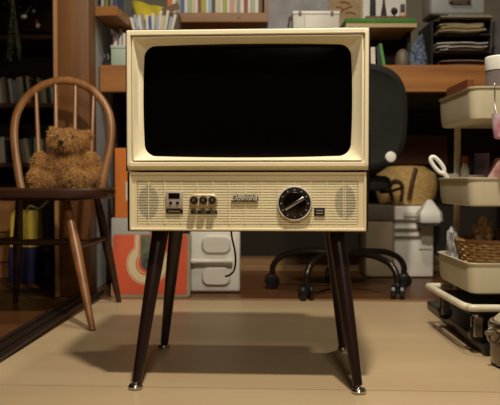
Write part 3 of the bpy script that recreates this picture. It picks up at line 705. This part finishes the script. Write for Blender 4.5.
# ---------------------------------------------------------------- under the desk
# grey-beige container, white appliance, hooded white tool, basket
ya = 3.36
def px_box(px0, px1, Y): return W(px0, 200, Y).x, W(px1, 200, Y).x
x0, x1 = px_box(366, 394, ya)
c = thing('storage_container', 'beige storage container with a grey lid on the floor under the desk', 'container', (x0, ya, 0)); zt3 = W(380, 221, ya).z
MB().box(0, x1 - x0, 0, .22, 0, zt3, .008, 3).build('body', mat('beige_plastic', (164, 148, 118), .5, var=.05), c)
MB().box(-.002, x1 - x0 + .002, -.004, .222, zt3, W(380, 205, ya).z, .006, 2).build('lid', mat('grey_lid', (112, 104, 90), .5, var=.08), c)
x0, x1 = px_box(394.8, 434, ya)
ap = thing('appliance', 'white boxy appliance with three grey slots on the floor under the desk', 'appliance', (x0, ya, 0)); w_ = x1 - x0; zt4 = W(400, 206, ya).z
MB().box(0, w_, 0, .22, 0, zt4, .008, 3).build('body', mat('appl_white', (236, 231, 220), .42, var=.03), ap)
for py in (220.5, 229.5, 237): 
    z = W(400, py, ya).z
    MB().box(-.002, w_ * .66, -.010, .0, z - .006, z + .006, .003, 2).build('slot', mat('slot_grey', (120, 112, 98), .5), ap)
MB().box(w_ * .62, w_ * .95, -.0015, .001, W(0, 250, ya).z, W(0, 249, ya).z).build('seam', GREYP, ap)
MB().box(w_ * .22, w_ * .60, -.012, -.0, W(0, 216.5, ya).z, W(0, 211.5, ya).z, .003, 2).build('tray', WHITE, ap)
yh_ = 3.24
hd = bpy.data.objects.new('hood', None); COL.objects.link(hd); hd.parent = ap; hd.location = (W(432, 224, yh_).x - x0, yh_ - ya, 0)
zz0 = W(432, 223, yh_).z; zz1 = W(432, 200, yh_).z
hw = .052
MB().rings([[(a * hw * s1, b * .05 * s1 + .05, zz0 + (zz1 - zz0) * t) for a, b in ((-1, -1), (-.3, -1.15), (.7, -1.1), (1, -.7), (1, .8), (.6, 1), (-.8, 1), (-1, .8))] for t, s1 in ((0, .92), (.08, 1), (.45, .95), (.7, .6), (.92, .3), (1, .15))], True, True).build('hood_shell', WHITE, hd)
MB().box(-.044, .040, .006, .09, zz0 - .014, zz0, .003, 1).build('under_plate', mat('under_dark', (60, 54, 46), .6), hd)
m = MB()
for k in range(3): m.box(-.02 + k * .017, -.012 + k * .017, .002, .006, zz0 - .012, zz0 - .005)
m.build('screws', STEEL, hd)
# round basket on top
yk = 3.49; bz = max(zt4, W(380, 205, ya).z) + .001
bk = thing('round_basket', 'large round straw basket with brown leather strap under the desk', 'basket', (W(406, 200, yk).x, yk, bz))
RB = .146; Hb = W(406, 166, yk - .1).z - bz
prof = []
for i in range(31):
    t = i / 30; r = RB * (0.80 + .20 * math.sin(math.pi * (t * .85 + .08))) * (1 if t < .8 else 1 - (t - .8) * 1.6); prof.append((r + .002 * (i % 2), Hb * t))
prof += [(RB * .55, Hb * 1.0), (RB * .2, Hb * 1.02)]
MB().lathe(prof, 60, sy=.85).build('woven_body', mat('straw', (226, 190, 122), .8, c2=(188, 150, 88), scale=(40, 40, 90), bump=.6), bk)
sp = [(.02, -.118, Hb * .95), (.0, -.134, Hb * .6), (-.008, -.134, Hb * .35), (-.012, -.126, Hb * .12)]
MB().tube(smooth_path(sp, 5), .011, 8, flat=.3).build('strap', mat('leather', (84, 52, 22), .6), bk)
MB().tube(smooth_path([(-.085, -.118, Hb * .1), (-.10, -.118, Hb * .5), (-.075, -.122, Hb * .62), (-.045, -.128, Hb * .5), (-.05, -.128, Hb * .08)], 5), .008, 8, flat=.4).build('carry_handle', mat('leather2', (60, 38, 18), .6), bk)

# red sleeve, white tool case, stacked boxes on the left
RS = thing('record_sleeve', 'orange-red flat square case with cream ring leaning behind the television legs', 'record sleeve', (W(150.5, 298, 2.78).x, 2.78, 0.0))
sw = .302; shh = .243
def rs(x0, x1, z0, z1, r, y): return rrect(x0, x1, z0, z1, r, y)
def lean(o): o.rotation_euler = (R(-9), 0, 0)
b = MB().rings([rs(-sw/2, sw/2, 0, shh, .012, 0.0), rs(-sw/2, sw/2, 0, shh, .012, .030)], True, True).build('case_body', mat('sleeve_edge', (150, 136, 112), .7), RS); lean(b)
b2 = MB().rings([rs(-sw/2 + .004, sw/2 - .012, 0.010, shh - .004, .012, -.0006), rs(-sw/2 + .004, sw/2 - .012, 0.010, shh - .004, .012, .001)], True, True).build('red_front', mat('sleeve_red', (204, 84, 48), .5, var=.06), RS); lean(b2)
# keyhole ring motif
CX, CZ = (147.2 - 150.5) / F * 2.78 , .128
def arc_band(r0, r1, slot, sin_, y, yb_, m, name):
    # ring with an upward slot whose sides run to the top edge
    n = 48; a0 = math.asin(min(.99, slot / r1)); mm = MB(); outer = []; inner = []
    for i in range(n + 1):
        a = math.pi / 2 + a0 + (2 * math.pi - 2 * a0) * i / n
        outer.append((CX + r1 * math.cos(a), CZ + r1 * math.sin(a)))
    a1 = math.asin(min(.99, sin_ / r0))
    for i in range(n + 1):
        a = math.pi / 2 + a1 + (2 * math.pi - 2 * a1) * i / n
        inner.append((CX + r0 * math.cos(a), CZ + r0 * math.sin(a)))
    top = shh - .004
    o_ = [(outer[0][0], top)] + outer + [(outer[-1][0], top)]; i_ = [(inner[0][0], top)] + inner + [(inner[-1][0], top)]
    k = len(o_)
    vs = [(x, y, z) for x, z in o_] + [(x, y, z) for x, z in i_] + [(x, yb_, z) for x, z in o_] + [(x, yb_, z) for x, z in i_]
    fs = []
    for q in range(k - 1):
        fs.append((q, q + 1, k + q + 1, k + q)); fs.append((q, q + 1, 2 * k + q + 1, 2 * k + q)); fs.append((k + q, k + q + 1, 3 * k + q + 1, 3 * k + q))
    mm.add(vs, fs); o = mm.build(name, m, RS, smooth=False); lean(o)
CRM = mat('sleeve_cream', (208, 192, 152), .6, var=.04)
arc_band(.079, .082, .053, .0505, -.0012, .0, CRM, 'cream_outline')
arc_band(.047, .076, .048, .037, -.0014, .0, CRM, 'cream_ring')
arc_band(.038, .041, .034, .0315, -.0016, .0, CRM, 'inner_outline')
o = MB().lathe([(.026, 0), (.026, .0018)], 32, Matrix.Translation((CX, 0, CZ)) @ Matrix.Rotation(R(90), 4, 'X')).build('dark_centre', mat('photo_dark', (96, 96, 92), .5, c2=(24, 24, 26), scale=(30, 30, 30)), RS); lean(o)
o = MB().box(CX - .029, CX + .008, -.0014, 0, CZ + .012, shh - .006).build('photo_strip', mat('photo_strip', (110, 118, 92), .5, c2=(44, 56, 34), scale=(26, 26, 26)), RS, smooth=False); lean(o)

yw = 2.90; x0, x1 = px_box(189.5, 240, yw)
wc = thing('tool_case', 'white moulded plastic case with two oval bulges and a bar handle behind the television', 'case', (x0, yw, 0)); ww = x1 - x0; hz = .265
MB().box(0, ww, 0, .12, 0, hz, .012, 3).build('body', WHITE, wc)
for pz0, pz1 in ((235, 254), (267, 286)):
    z0, z1 = W(0, pz1, yw).z, W(0, pz0, yw).z
    MB().rings([rrect(ww * .24, ww * .82, z0, z1, .030, 0.004), rrect(ww * .24, ww * .82, z0, z1, .030, -.003), rrect(ww * .27, ww * .79, z0 + .008, z1 - .008, .024, -.011)], True, True).build('bulge', WHITE2, wc)
z = W(0, 261, yw).z
MB().tube([(ww * .03, -.014, z), (ww * .10, -.014, z), (ww * .12, -.014, z), (ww * .70, -.014, z), (ww * .72, -.014, z), (ww * .86, -.014, z)], [.011, .012, .0095, .0095, .012, .011], 14).box(ww * .04, ww * .10, -.012, .004, z - .008, z + .008, .002, 1).box(ww * .78, ww * .84, -.012, .004, z - .008, z + .008, .002, 1).build('handle', WHITE2, wc)
MB().box(ww * .05, ww * .055, -.002, .002, .02, hz - .03).box(ww * .93, ww * .94, -.002, .002, .02, hz - .03).build('rib', WHITE2, wc)

yo = 3.02; x0, x1 = px_box(111, 150, yo)
tag(MB().box(0, x1 - x0, 0, .15, 0, W(0, 218, yo).z, .004, 2).build('white_box', mat('box_grey_white', (170, 168, 160), .7, var=.06), loc=(x0, yo, 0)), 'white cardboard box on the floor beneath the orange box', 'box')
ob = thing('orange_box', 'tall bright orange box standing left of the television on a white box', 'box', (W(114, 150, yo).x, yo + .01, W(0, 218, yo).z))
oh = W(0, 148, yo).z - W(0, 218, yo).z
MB().box(0, .13, 0, .12, 0, oh, .003, 1).build('body', mat('orange_card', (206, 112, 34), .6, var=.08), ob)
MB().box(.046, .064, -.001, 0.001, oh * .25, oh * .52, .0).build('white_sticker', PAPER, ob, smooth=False)

# ---------------------------------------------------------------- kitchen cart at the right
CT = thing('utility_cart', 'cream three-tier metal utility cart at the right edge', 'cart', (0.564, 1.87, 0))
cw, cd = .42, .33
def tray(z0, z1):
    m = MB(); r = .030
    def rg(i, z, rr=None): 
        rr = r if rr is None else rr
        return [(p[0], p[2], z) for p in rrect(i, cw - i, i, cd - i, max(.006, rr - i * .5), 0, k=7, e=4)]
    m.rings([rg(.012, z0), rg(.006, z0 + .004), rg(.003, z0 + .02), rg(.0, z1 - .006), rg(-.003, z1 - .005), rg(-.004, z1 - .001), rg(-.001, z1), rg(.003, z1 - .002), rg(.006, z0 + .02), rg(.016, z0 + .004)], True, True)
    return m
TZ = [(.151, .233), (.378, .453), (.601, .686)]
for z0, z1 in TZ: tray(z0, z1).build('tray', CARTC, CT)
for (x, y) in ((.050, .295), (cw - .022, .295)):
    MB().tube([(x, y, .12), (x, y, .66)], .010, 12).build('post', CARTC, CT)
MB().tube(smooth_path([(-.022, cd + .01, .125), (-.020, .04, .125), (-.005, -.012, .122), (.04, -.03, .122), (cw - .02, -.03, .122)], 6), .0095, 12).tube([(-.022, cd + .01, .125), (cw, cd + .01, .125)], .0095, 12).build('base_rail', mat('rail_cream', (206, 198, 172), .35), CT)
MB().box(0.0, cw, 0.0, cd, .100, .116, .004, 1).tube([(-.020, .28, .120), (.03, .28, .110)], .006).tube([(-.012, .02, .120), (.03, .04, .110)], .006).build('base_plate', BLACK, CT)
for x, y in ((.02, .0), (.02, cd - .02), (cw - .04, .0), (cw - .04, cd - .02)):
    cs = MB(); M = Matrix.Translation((x, y, .050)) @ Matrix.Rotation(R(90), 4, 'X')
    cs.lathe([(.014, -.011), (.020, -.010), (.021, 0), (.020, .010), (.014, .011)], 22, M)
    w1 = cs.build('castor_wheel', BLACK, CT)
    fk = MB().box(-.012, .012, -.016, -.012, -.005, .045, .002, 1, Matrix.Translation((x, y, .050))).box(-.012, .012, .012, .016, -.005, .045, .002, 1, Matrix.Translation((x, y, .050))).lathe([(.010, .045), (.010, .051)], 14, Matrix.Translation((x, y, .050)))
    fk.build('castor_fork', CHROME, w1)
BASE = tag(MB().box(0.0, .50, 0.0, .70, 0, .028, .006, 2).build('floor_tray', BLACK, loc=(.592, 1.835, 0.0005), rotz=R(-2)), 'flat black tray on the floor beneath the cream cart', 'tray')
BASE.data.transform(Matrix.Identity(4))
# top tier: brown wooden box, white-lidded jar
p = W(440, 95, 2.12)
tag(MB().box(0.016, .034, 0.025, .235, .0, .112, .002, 1).build('wooden_box', wood('box_brown', (118, 62, 28), (90, 44, 18), .5, 'y'), loc=(.568, 1.945, TZ[2][0] + .006), rotz=0), 'reddish brown flat wooden box standing in the top tier of the cart', 'box')
jr = thing('jar', 'grey jar with wide white lid in the top tier of the cart', 'jar', (W(504, 80, 1.97).x + .002, 1.99, TZ[2][0] + .0052))
zj = W(500, 71, 1.99).z - jr.location.z; zj2 = W(500, 57, 1.99).z - jr.location.z
MB().lathe([(.040, 0), (.043, .004), (.043, zj)], 30).build('body', mat('jar_grey', (120, 108, 104), .3, var=.15, scale=(60, 60, 2)), jr)
MB().lathe([(.045, zj), (.046, zj + .003), (.046, zj2 - .003), (.043, zj2)], 30).build('lid', WHITE, jr)
# middle tier contents
tz1 = TZ[1][0] + .0048; ro = TZ[1][1]
sc_ = thing('white_clip', 'white oval loop handle sticking out of the middle tier of the cart', 'handle', (.590, 2.17, tz1))
lp = []
q0 = W(437.5, 165, 2.15) - sc_.location
dirv = Vector((-.62, 0, .78)); pv = Vector((.78, 0, .62))
for i in range(28):
    a = 2 * math.pi * i / 28; lp.append(q0 + dirv * .029 * math.sin(a) * (abs(math.sin(a)) ** -.25 if abs(math.sin(a)) > .01 else 1) + pv * .0105 * math.cos(a))
MB().tube(lp, .0062, 10, closed=True).build('loop', mat('bright_white', (236, 232, 222), .4), sc_)
MB().tube([q0 - dirv * .029, q0 - dirv * .050, Vector((.002, 0, .012)), Vector((.004, 0, 0.008))], [.0075, .008, .007, .006], 10).build('shank', WHITE, sc_)
bxs = [('plastic_tub', 'small clear grey tub at the left of the middle tier', 'tub', 454, .016, .083, (150, 146, 136), 2.155), ('white_tub', 'low white open box in the middle tier', 'box', 475, .020, .078, (206, 200, 186), 2.05)]
for nm, lb, ct, px, hw_, h, cc, Y in bxs:
    t = thing(nm, lb, ct, (W(px, 177, Y).x, Y, tz1)); r_ = hw_
    MB().rings([rrect(-r_, r_, -.02, .02, .005, 0)], False, False)
    def rg2(i, z): return [(q[0], q[2], z) for q in rrect(-r_ + i, r_ - i, -.022 + i, .022 - i, .004, 0, k=4, e=2)]
    MB().rings([rg2(.001, 0), rg2(0, h * .5), rg2(-.001, h), rg2(.002, h), rg2(.0025, .003)], True, True).build('shell', col(cc, .35), t)
bt = thing('small_bottle', 'small white bottle with orange cap in the middle tier', 'bottle', (W(465, 177, 2.12).x, 2.12, tz1))
MB().lathe([(.011, 0), (.012, .003), (.012, .095), (.007, .108), (.007, .113)], 20).build('body', WHITE2, bt); MB().lathe([(.0085, .111), (.0085, .131), (.006, .133)], 16).build('cap', col((150, 74, 40), .5), bt)
cu = thing('tumbler', 'blue and purple cup in the middle tier of the cart', 'cup', (W(483, 160, 2.12).x, 2.13, tz1))
MB().lathe([(.016, 0), (.017, .003), (.021, .142), (.019, .142), (.015, .006)], 24).build('body', mat('cup_blue', (150, 116, 150), .4, c2=(52, 78, 110), scale=(20, 20, 26)), cu)
o = MB().box(-.012, .012, -.018, .018, 0, .125, .004, 2).build('cosmetic_pouch', mat('pouch_pink', (224, 196, 184), .5, c2=(168, 96, 90), scale=(40, 40, 30)), loc=(W(484.5, 177, 1.955).x - .006, 1.955, tz1 + .0055)); o.rotation_euler = (0, R(24), 0)
tag(o, 'pink and white slanted pouch leaning in the middle tier', 'pouch')
o = MB().box(-.012, .012, -.018, .018, 0, .095, .004, 2).build('cosmetic_pouch', mat('pouch_brown', (120, 76, 60), .5, c2=(80, 50, 44), scale=(40, 40, 30)), loc=(W(497, 177, 1.955).x + .008, 1.955, tz1 + .0055)); o.rotation_euler = (0, R(20), 0)
tag(o, 'brown slanted pouch at the right edge of the middle tier', 'pouch')
hg = thing('hanging_cup', 'pink and white patterned cup hanging off the top tier at right edge', 'cup', (W(504.5, 138, 1.79).x, 1.80, W(500, 139, 1.80).z))
MB().lathe([(.016, 0), (.022, .004), (.026, .03), (.027, .062), (.025, .062), (.022, .02)], 26).build('body', mat('cup_pink', (206, 190, 198), .4, c2=(178, 96, 110), scale=(34, 34, 34)), hg)
MB().tube(smooth_path([(0, .026, .05), (0, .050, .07), (0, .0655, .10), (0, .0655, TZ[2][1] - hg.location.z + .004), (0, .078, TZ[2][1] - hg.location.z + .004)], 5), .0012, 8).build('hook', STEEL, hg)

# bottom tier: wicker basket with contents
tz0 = TZ[0][0] + .0048
wk = thing('wicker_basket', 'brown wicker basket full of odds and ends in the bottom tier', 'basket', (.740, 2.060, tz0))
N = 44; rws = 15; hk = .118; m = MB()
for j in range(rws):
    z = .004 + hk * j / (rws - 1); r0 = .108 + .030 * j / (rws - 1)
    pts = [((r0 + .0028 * (1 if (i + j) % 2 else -1)) * 1.10 * math.cos(2 * math.pi * i / (N * 2)), (r0 + .0028 * (1 if ((i // 2) + j) % 2 else -1)) * .84 * math.sin(2 * math.pi * i / (N * 2)), z) for i in range(N * 2)]
    pts = [((r0 + .003 * math.sin(math.pi * (i / 2 + j))) * 1.10 * math.cos(2 * math.pi * i / (N * 2)), (r0 + .003 * math.sin(math.pi * (i / 2 + j))) * .84 * math.sin(2 * math.pi * i / (N * 2)), z) for i in range(N * 2)]
    m.tube(pts, .0042, 6, closed=True)
for i in range(N // 2 * 2):
    a = 2 * math.pi * i / N; m.tube([(.108 * 1.1 * math.cos(a), .108 * .84 * math.sin(a), .002), (.138 * 1.1 * math.cos(a), .138 * .84 * math.sin(a), hk)], .0026, 6)
m.lathe([(.109, .0), (.109, .004)], 40, sx=1.1, sy=.84)
m.build('woven_wall', mat('wicker', (220, 180, 118), .6, c2=(184, 138, 82), scale=(60, 60, 60), bump=.3), wk)
m = MB(); m.tube([(.139 * 1.1 * math.cos(2 * math.pi * i / 40), .139 * .84 * math.sin(2 * math.pi * i / 40), hk + .004) for i in range(40)], .006, 8, closed=True); m.build('rim', mat('wicker_rim', (150, 106, 58), .6, bump=.3), wk)
def crumple(name, c, r, seed, m, label, cat, spike=.35):
    q = random.Random(seed); b = bmesh.new(); bmesh.ops.create_icosphere(b, subdivisions=3, radius=1)
    for v in b.verts: k_ = 1 + q.uniform(-spike, spike) * .5; v.co = Vector((v.co.x * r[0] * k_, v.co.y * r[1] * k_, v.co.z * r[2] * k_))
    mb_ = MB(); mb_.bm(b); return tag(mb_.build(name, m, smooth=False, loc=c), label, cat)
crumple('snack_packet', (.650, 2.03, tz0 + .135), (.028, .03, .046), 4, mat('wrap_brown', (190, 160, 124), .3, c2=(110, 72, 44), scale=(50, 50, 50)), 'crinkled brown wrapper in the wicker basket', 'packet', .6)
crumple('snack_packet', (.712, 2.08, tz0 + .112), (.032, .03, .036), 5, mat('wrap_gold', (140, 110, 70), .35, c2=(76, 56, 34), scale=(50, 50, 50)), 'dull gold wrapper behind the brown wrapper in the wicker basket', 'packet', .6)
crumple('plastic_film', (.594, 2.120, tz0 + .082), (.020, .045, .074), 8, mat('film_clear', (196, 196, 196), .2, c2=(120, 118, 116), scale=(60, 60, 60)), 'crinkled clear plastic film left of the wicker basket', 'plastic film', .4)
bn = thing('cloth_bundle', 'pale cloth bundle with a black band in the wicker basket', 'cloth', (.768, 1.99, tz0 + .09))
MB().blob((0, 0, .035), (.045, .04, .048), noise=.12).build('cloth', mat('cloth_pale', (190, 182, 166), .9, bump=.3, scale=(30, 30, 30)), bn)
MB().tube(smooth_path([(-.066, -.03, .012), (-.045, -.036, .032), (-.022, -.040, .058), (-.002, -.036, .078)], 5), .006, 8).build('band', BLACK, bn)
# steel canister lower right
sn = thing('canister', 'round steel canister with clamp lid on the floor at the lower right', 'canister', (.664, 1.735, 0))
MB().lathe([(.070, 0), (.080, .006), (.086, .03), (.087, .060), (.084, .085), (.086, .090)], 44).build('body', mat('steel_pot', (120, 112, 100), .2, 1.0, var=.15, scale=(6, 6, 30)), sn)
MB().lathe([(.089, .090), (.091, .093), (.091, .102), (.087, .108), (.082, .108), (.080, .101), (.076, .101)], 44).build('rim_ring', CHROME, sn)
MB().lathe([(.079, .100), (.078, .112), (.060, .130), (.030, .138), (.008, .140)], 44).build('lid', mat('lid_glassy', (168, 156, 130), .25, var=.08), sn)
cpn = MB().tube(smooth_path([(-.088, -.012, .096), (-.100, -.016, .090), (-.100, -.018, .070), (-.088, -.014, .060)], 4), .003, 8).box(-.106, -.090, -.022, -.008, .078, .090, .002, 1); cpn.build('clamp', STEEL, sn)

# ---------------------------------------------------------------- the dark room at the left
YB = 4.20
bc = thing('bookcase', 'dark bookcase with two rows of books in the dim room at left', 'bookcase', (-1.95, YB, 0)); bwid = 1.15
z1s, z2s = W(20, 103, YB).z, W(20, 163, YB).z
BSW = wood('bookcase_shelf', (110, 70, 38), (84, 52, 28), .55)
for z in (z1s, z2s, .06, 1.28): MB().box(.02, bwid - .02, 0, .30, z - .024, z, .001, 1).build('shelf_board', BSW, bc)
MB().box(0, .02, 0, .30, 0, 1.28).build('side_panel', DARKW, bc, smooth=False); MB().box(bwid - .02, bwid, 0, .30, 0, 1.28).build('side_panel', DARKW, bc, smooth=False)
MB().box(.02, bwid - .02, .29, .30, 0, 1.28).build('back_panel', mat('case_back', (40, 20, 12), .8, var=.1), bc, smooth=False)
rb = random.Random(12)
cseq = ['white', 'cream', 'grey', 'brown', 'white', 'pale blue', 'cream', 'white', 'black', 'cream', 'brown', 'grey', 'cream', 'dark green', 'white', 'grey', 'cream', 'brown', 'pink', 'white', 'grey', 'cream', 'cream', 'white']
for row, (zr, x_start, xe, nm, gap) in enumerate(((z1s, -1.46, -1.02, 'upper', -1.235), (z2s, -1.47, -1.0, 'lower', -1.34))):
    x = x_start; i = 0
    while x < xe and i < 22:
        th = rb.uniform(.014, .026); h = rb.uniform(.128, .156); tl = 0
        if row == 0 and abs(x - gap) < .02: x += .03
        if row == 1 and -1.39 < x < -1.34: x += .018
        tl = -6 if (row == 0) else (-3 if x < -1.36 else -9 if x < -1.27 else 0)
        cn = cseq[(i + row * 5) % len(cseq)]
        book(x, YB + .02 + rb.random() * .01, zr + .0006 , th, h, .11, cn, R(tl), '%s book, %s from the left on the %s row of the dim bookcase' % (cn, ORD[i], nm), 'books on the %s shelf of the dim bookcase' % nm, 1.1)
        x += th / math.cos(R(tl)) + .0015 + .0005; i += 1
# dark cabinet / television-like box above the bookcase
tag(MB().box(0, .62, 0, .26, 0, .52, .04, 5).build('dark_cabinet', wood('mahogany', (56, 22, 12), (36, 14, 8), .35), loc=(-1.60, YB + .01, 1.2805)), 'dark reddish rounded cabinet on top of the dim bookcase', 'cabinet')
bpy.data.objects['dark_cabinet'].scale = (1, 1, 1)
# hanging dried plant and small ornament
dp = thing('dried_plant', 'bundle of dried green stems hanging at the far upper left', 'dried plant', (W(13, 50, 3.3).x, 3.3, W(13, 62, 3.3).z))
m = MB(); q = random.Random(2)
topz = 2.45 - dp.location.z
for k in range(14):
    a = q.uniform(0, 6.28); r_ = q.uniform(.005, .03)
    m.tube(smooth_path([(0, 0, .34), (r_ * .4 * math.cos(a), r_ * .4 * math.sin(a), .22), (r_ * math.cos(a), r_ * math.sin(a), .1), (r_ * 1.3 * math.cos(a), r_ * 1.3 * math.sin(a), q.uniform(0, .08))], 3), .0018, 5)
m.build('stems', mat('stem_olive', (56, 54, 30), .8), dp)
m = MB()
for k in range(260):
    a = q.uniform(0, 6.28); r_ = q.uniform(.004, .04); z = q.uniform(.0, .30); c0 = Vector((r_ * math.cos(a), r_ * math.sin(a), z)); d = Vector((math.cos(a), math.sin(a), q.uniform(-1, .2))).normalized() * q.uniform(.012, .024); s = Vector((-math.sin(a), math.cos(a), 0)) * .004
    m.add([c0, c0 + d * .5 + s, c0 + d, c0 + d * .5 - s + Vector((0, 0, .001))], [(0, 1, 2), (0, 2, 3)])
o = m.build('leaves', mat('leaf_olive', (60, 60, 34), .8, var=.25), dp, smooth=False); o['kind'] = 'stuff'
MB().tube([(0, 0, .33), (0, 0, topz)], .0012, 5).build('string', BLACKM, dp)
orn = thing('hanging_ornament', 'small red and white ornament hanging in the dim room at upper left', 'ornament', (W(38, 24, 3.3).x, 3.3, W(38, 28, 3.3).z))
MB().blob((0, 0, .010), (.010, .009, .011)).build('white_bead', WHITE, orn); MB().blob((-.005, 0, .029), (.009, .008, .010)).build('red_bead', col((150, 44, 30), .4), orn)
MB().tube(smooth_path([(-.005, 0, .038), (-.02, 0, .07), (-.03, 0, .10), (-.01, 0, .12), (0, 0, 2.45 - orn.location.z)], 5), .0015, 5).build('string', BLACKM, orn)
MB().blob((-.018, 0, .075), (.008, .006, .008)).blob((-.062, 0, .05), (.014, .008, .010), noise=.2).tube([(-.03, 0, .10), (-.062, 0, .055)], .001, 5).build('glass_drop', mat('drop', (140, 146, 110), .2), orn)
# wooden drawer chest, yellow and blue bag
dr = thing('drawer_chest', 'low wooden drawer chest in the dim room at lower left', 'chest', (W(-40, 200, 3.4).x, 3.4, 0)); dw = W(14, 200, 3.4).x - W(-40, 200, 3.4).x
ct_ = W(0, 201, 3.4).z
MB().box(0, dw, 0, .35, 0, ct_, .003, 1).build('body', wood('chest_wood', (150, 104, 58), (120, 80, 42), .5), dr)
for a, b in ((205, 232), (236, 262), (266, 290)):
    f = MB().box(.012, dw - .012, -.012, .0, W(0, b, 3.4).z + .002, W(0, a, 3.4).z, .002, 1).build('drawer_front', wood('chest_front', (160, 112, 62), (132, 88, 46), .5), dr)
    MB().blob((dw * .5, -.020, (W(0, a, 3.4).z + W(0, b, 3.4).z) / 2), (.010, .008, .010)).build('knob', DARKW, f)
yb = 3.25
xb0, xb1 = W(12, 200, yb).x, W(40, 200, yb).x
bg = thing('shopping_bag', 'yellow-topped dark blue bag standing under the windsor chair in the dim room', 'bag', ((xb0 + xb1) / 2, yb, 0))
def bgr(t, w, d): return [(p[0], p[2], t) for p in rrect(-w, w, -d, d, .012, 0, k=5, e=4)]
hb = (xb1 - xb0) / 2
zy0, zy1 = W(0, 246, yb).z, W(0, 210, yb).z
MB().rings([bgr(0.001, hb * 1.0, .06), bgr(.1, hb * 1.04, .062), bgr(zy0, hb, .05)], True, True).build('lower_body', mat('bag_navy', (20, 24, 66), .7, var=.2), bg)
MB().rings([bgr(zy0, hb, .05), bgr(zy0 + .08, hb * .98, .045), bgr(zy1, hb * 1.02, .03)], True, True).build('upper_body', mat('bag_yellow', (214, 184, 60), .6, var=.1, scale=(14, 14, 14), bump=.3), bg)
MB().tube(smooth_path([(hb * .2, -.034, zy1 - .01), (hb * .5, -.05, zy1 + .02), (hb * 1.1, -.04, zy1 + .008), (hb * 1.5, -.03, zy1 + .03), (hb * 1.8, -.02, zy1 + .05)], 5), .005, 8, flat=.5).build('handle', mat('bag_strap', (150, 140, 90), .6), bg)
crumple('dark_bag', (W(62, 240, 3.3).x, 3.32, .19), (.07, .06, .189), 31, mat('dark_bagm', (26, 22, 20), .8), 'black crumpled bag behind the windsor chair legs', 'bag', .12)

# ---------------------------------------------------------------- lights and camera
def area(name, loc, size, power, c, target, spread=180, shape='DISK'):
    l = bpy.data.lights.new(name, 'AREA'); l.shape = shape; l.size = size; l.energy = power; l.color = c; l.spread = R(spread)
    o = bpy.data.objects.new(name, l); COL.objects.link(o); o.location = loc
    d = Vector(target) - Vector(loc); o.rotation_euler = d.to_track_quat('-Z', 'Y').to_euler(); return o
WARM = (1.0, 0.90, 0.745)
area('ceiling_lamp', (0.15, 0.98, 2.2), 0.10, 44, WARM, (0.10, 1.5, 0))
area('front_fill', (0.1, -0.8, 2.2), 0.4, 22, WARM, (0.0, 1.3, 0.3))  # soft fill light added to brighten the television's front
area('back_fill', (0.35, 2.0, 2.35), 0.12, 15, WARM, (0.2, 3.0, 0.3))  # extra fill light added to lift the fronts of things at the back
w = bpy.data.worlds.new('World'); SC.world = w; w.use_nodes = True
w.node_tree.nodes['Background'].inputs[0].default_value = (1.0, 0.85, 0.65, 1); w.node_tree.nodes['Background'].inputs[1].default_value = 0.004

cam = bpy.data.cameras.new('Camera'); co = bpy.data.objects.new('Camera', cam); COL.objects.link(co)
cam.sensor_width = 36; cam.lens = F / 500 * 36; cam.clip_start = 0.02
co.location = (0, 0, CAMH); co.rotation_euler = (R(90) - PITCH, 0, 0)
cam.dof.use_dof = True; cam.dof.focus_distance = 1.6; cam.dof.aperture_fstop = 6.5
SC.camera = co
SC.view_settings.view_transform = 'Standard'; SC.view_settings.look = 'None'; SC.view_settings.gamma = 1; SC.view_settings.exposure = 0.0
SC.view_settings.use_curve_mapping = False
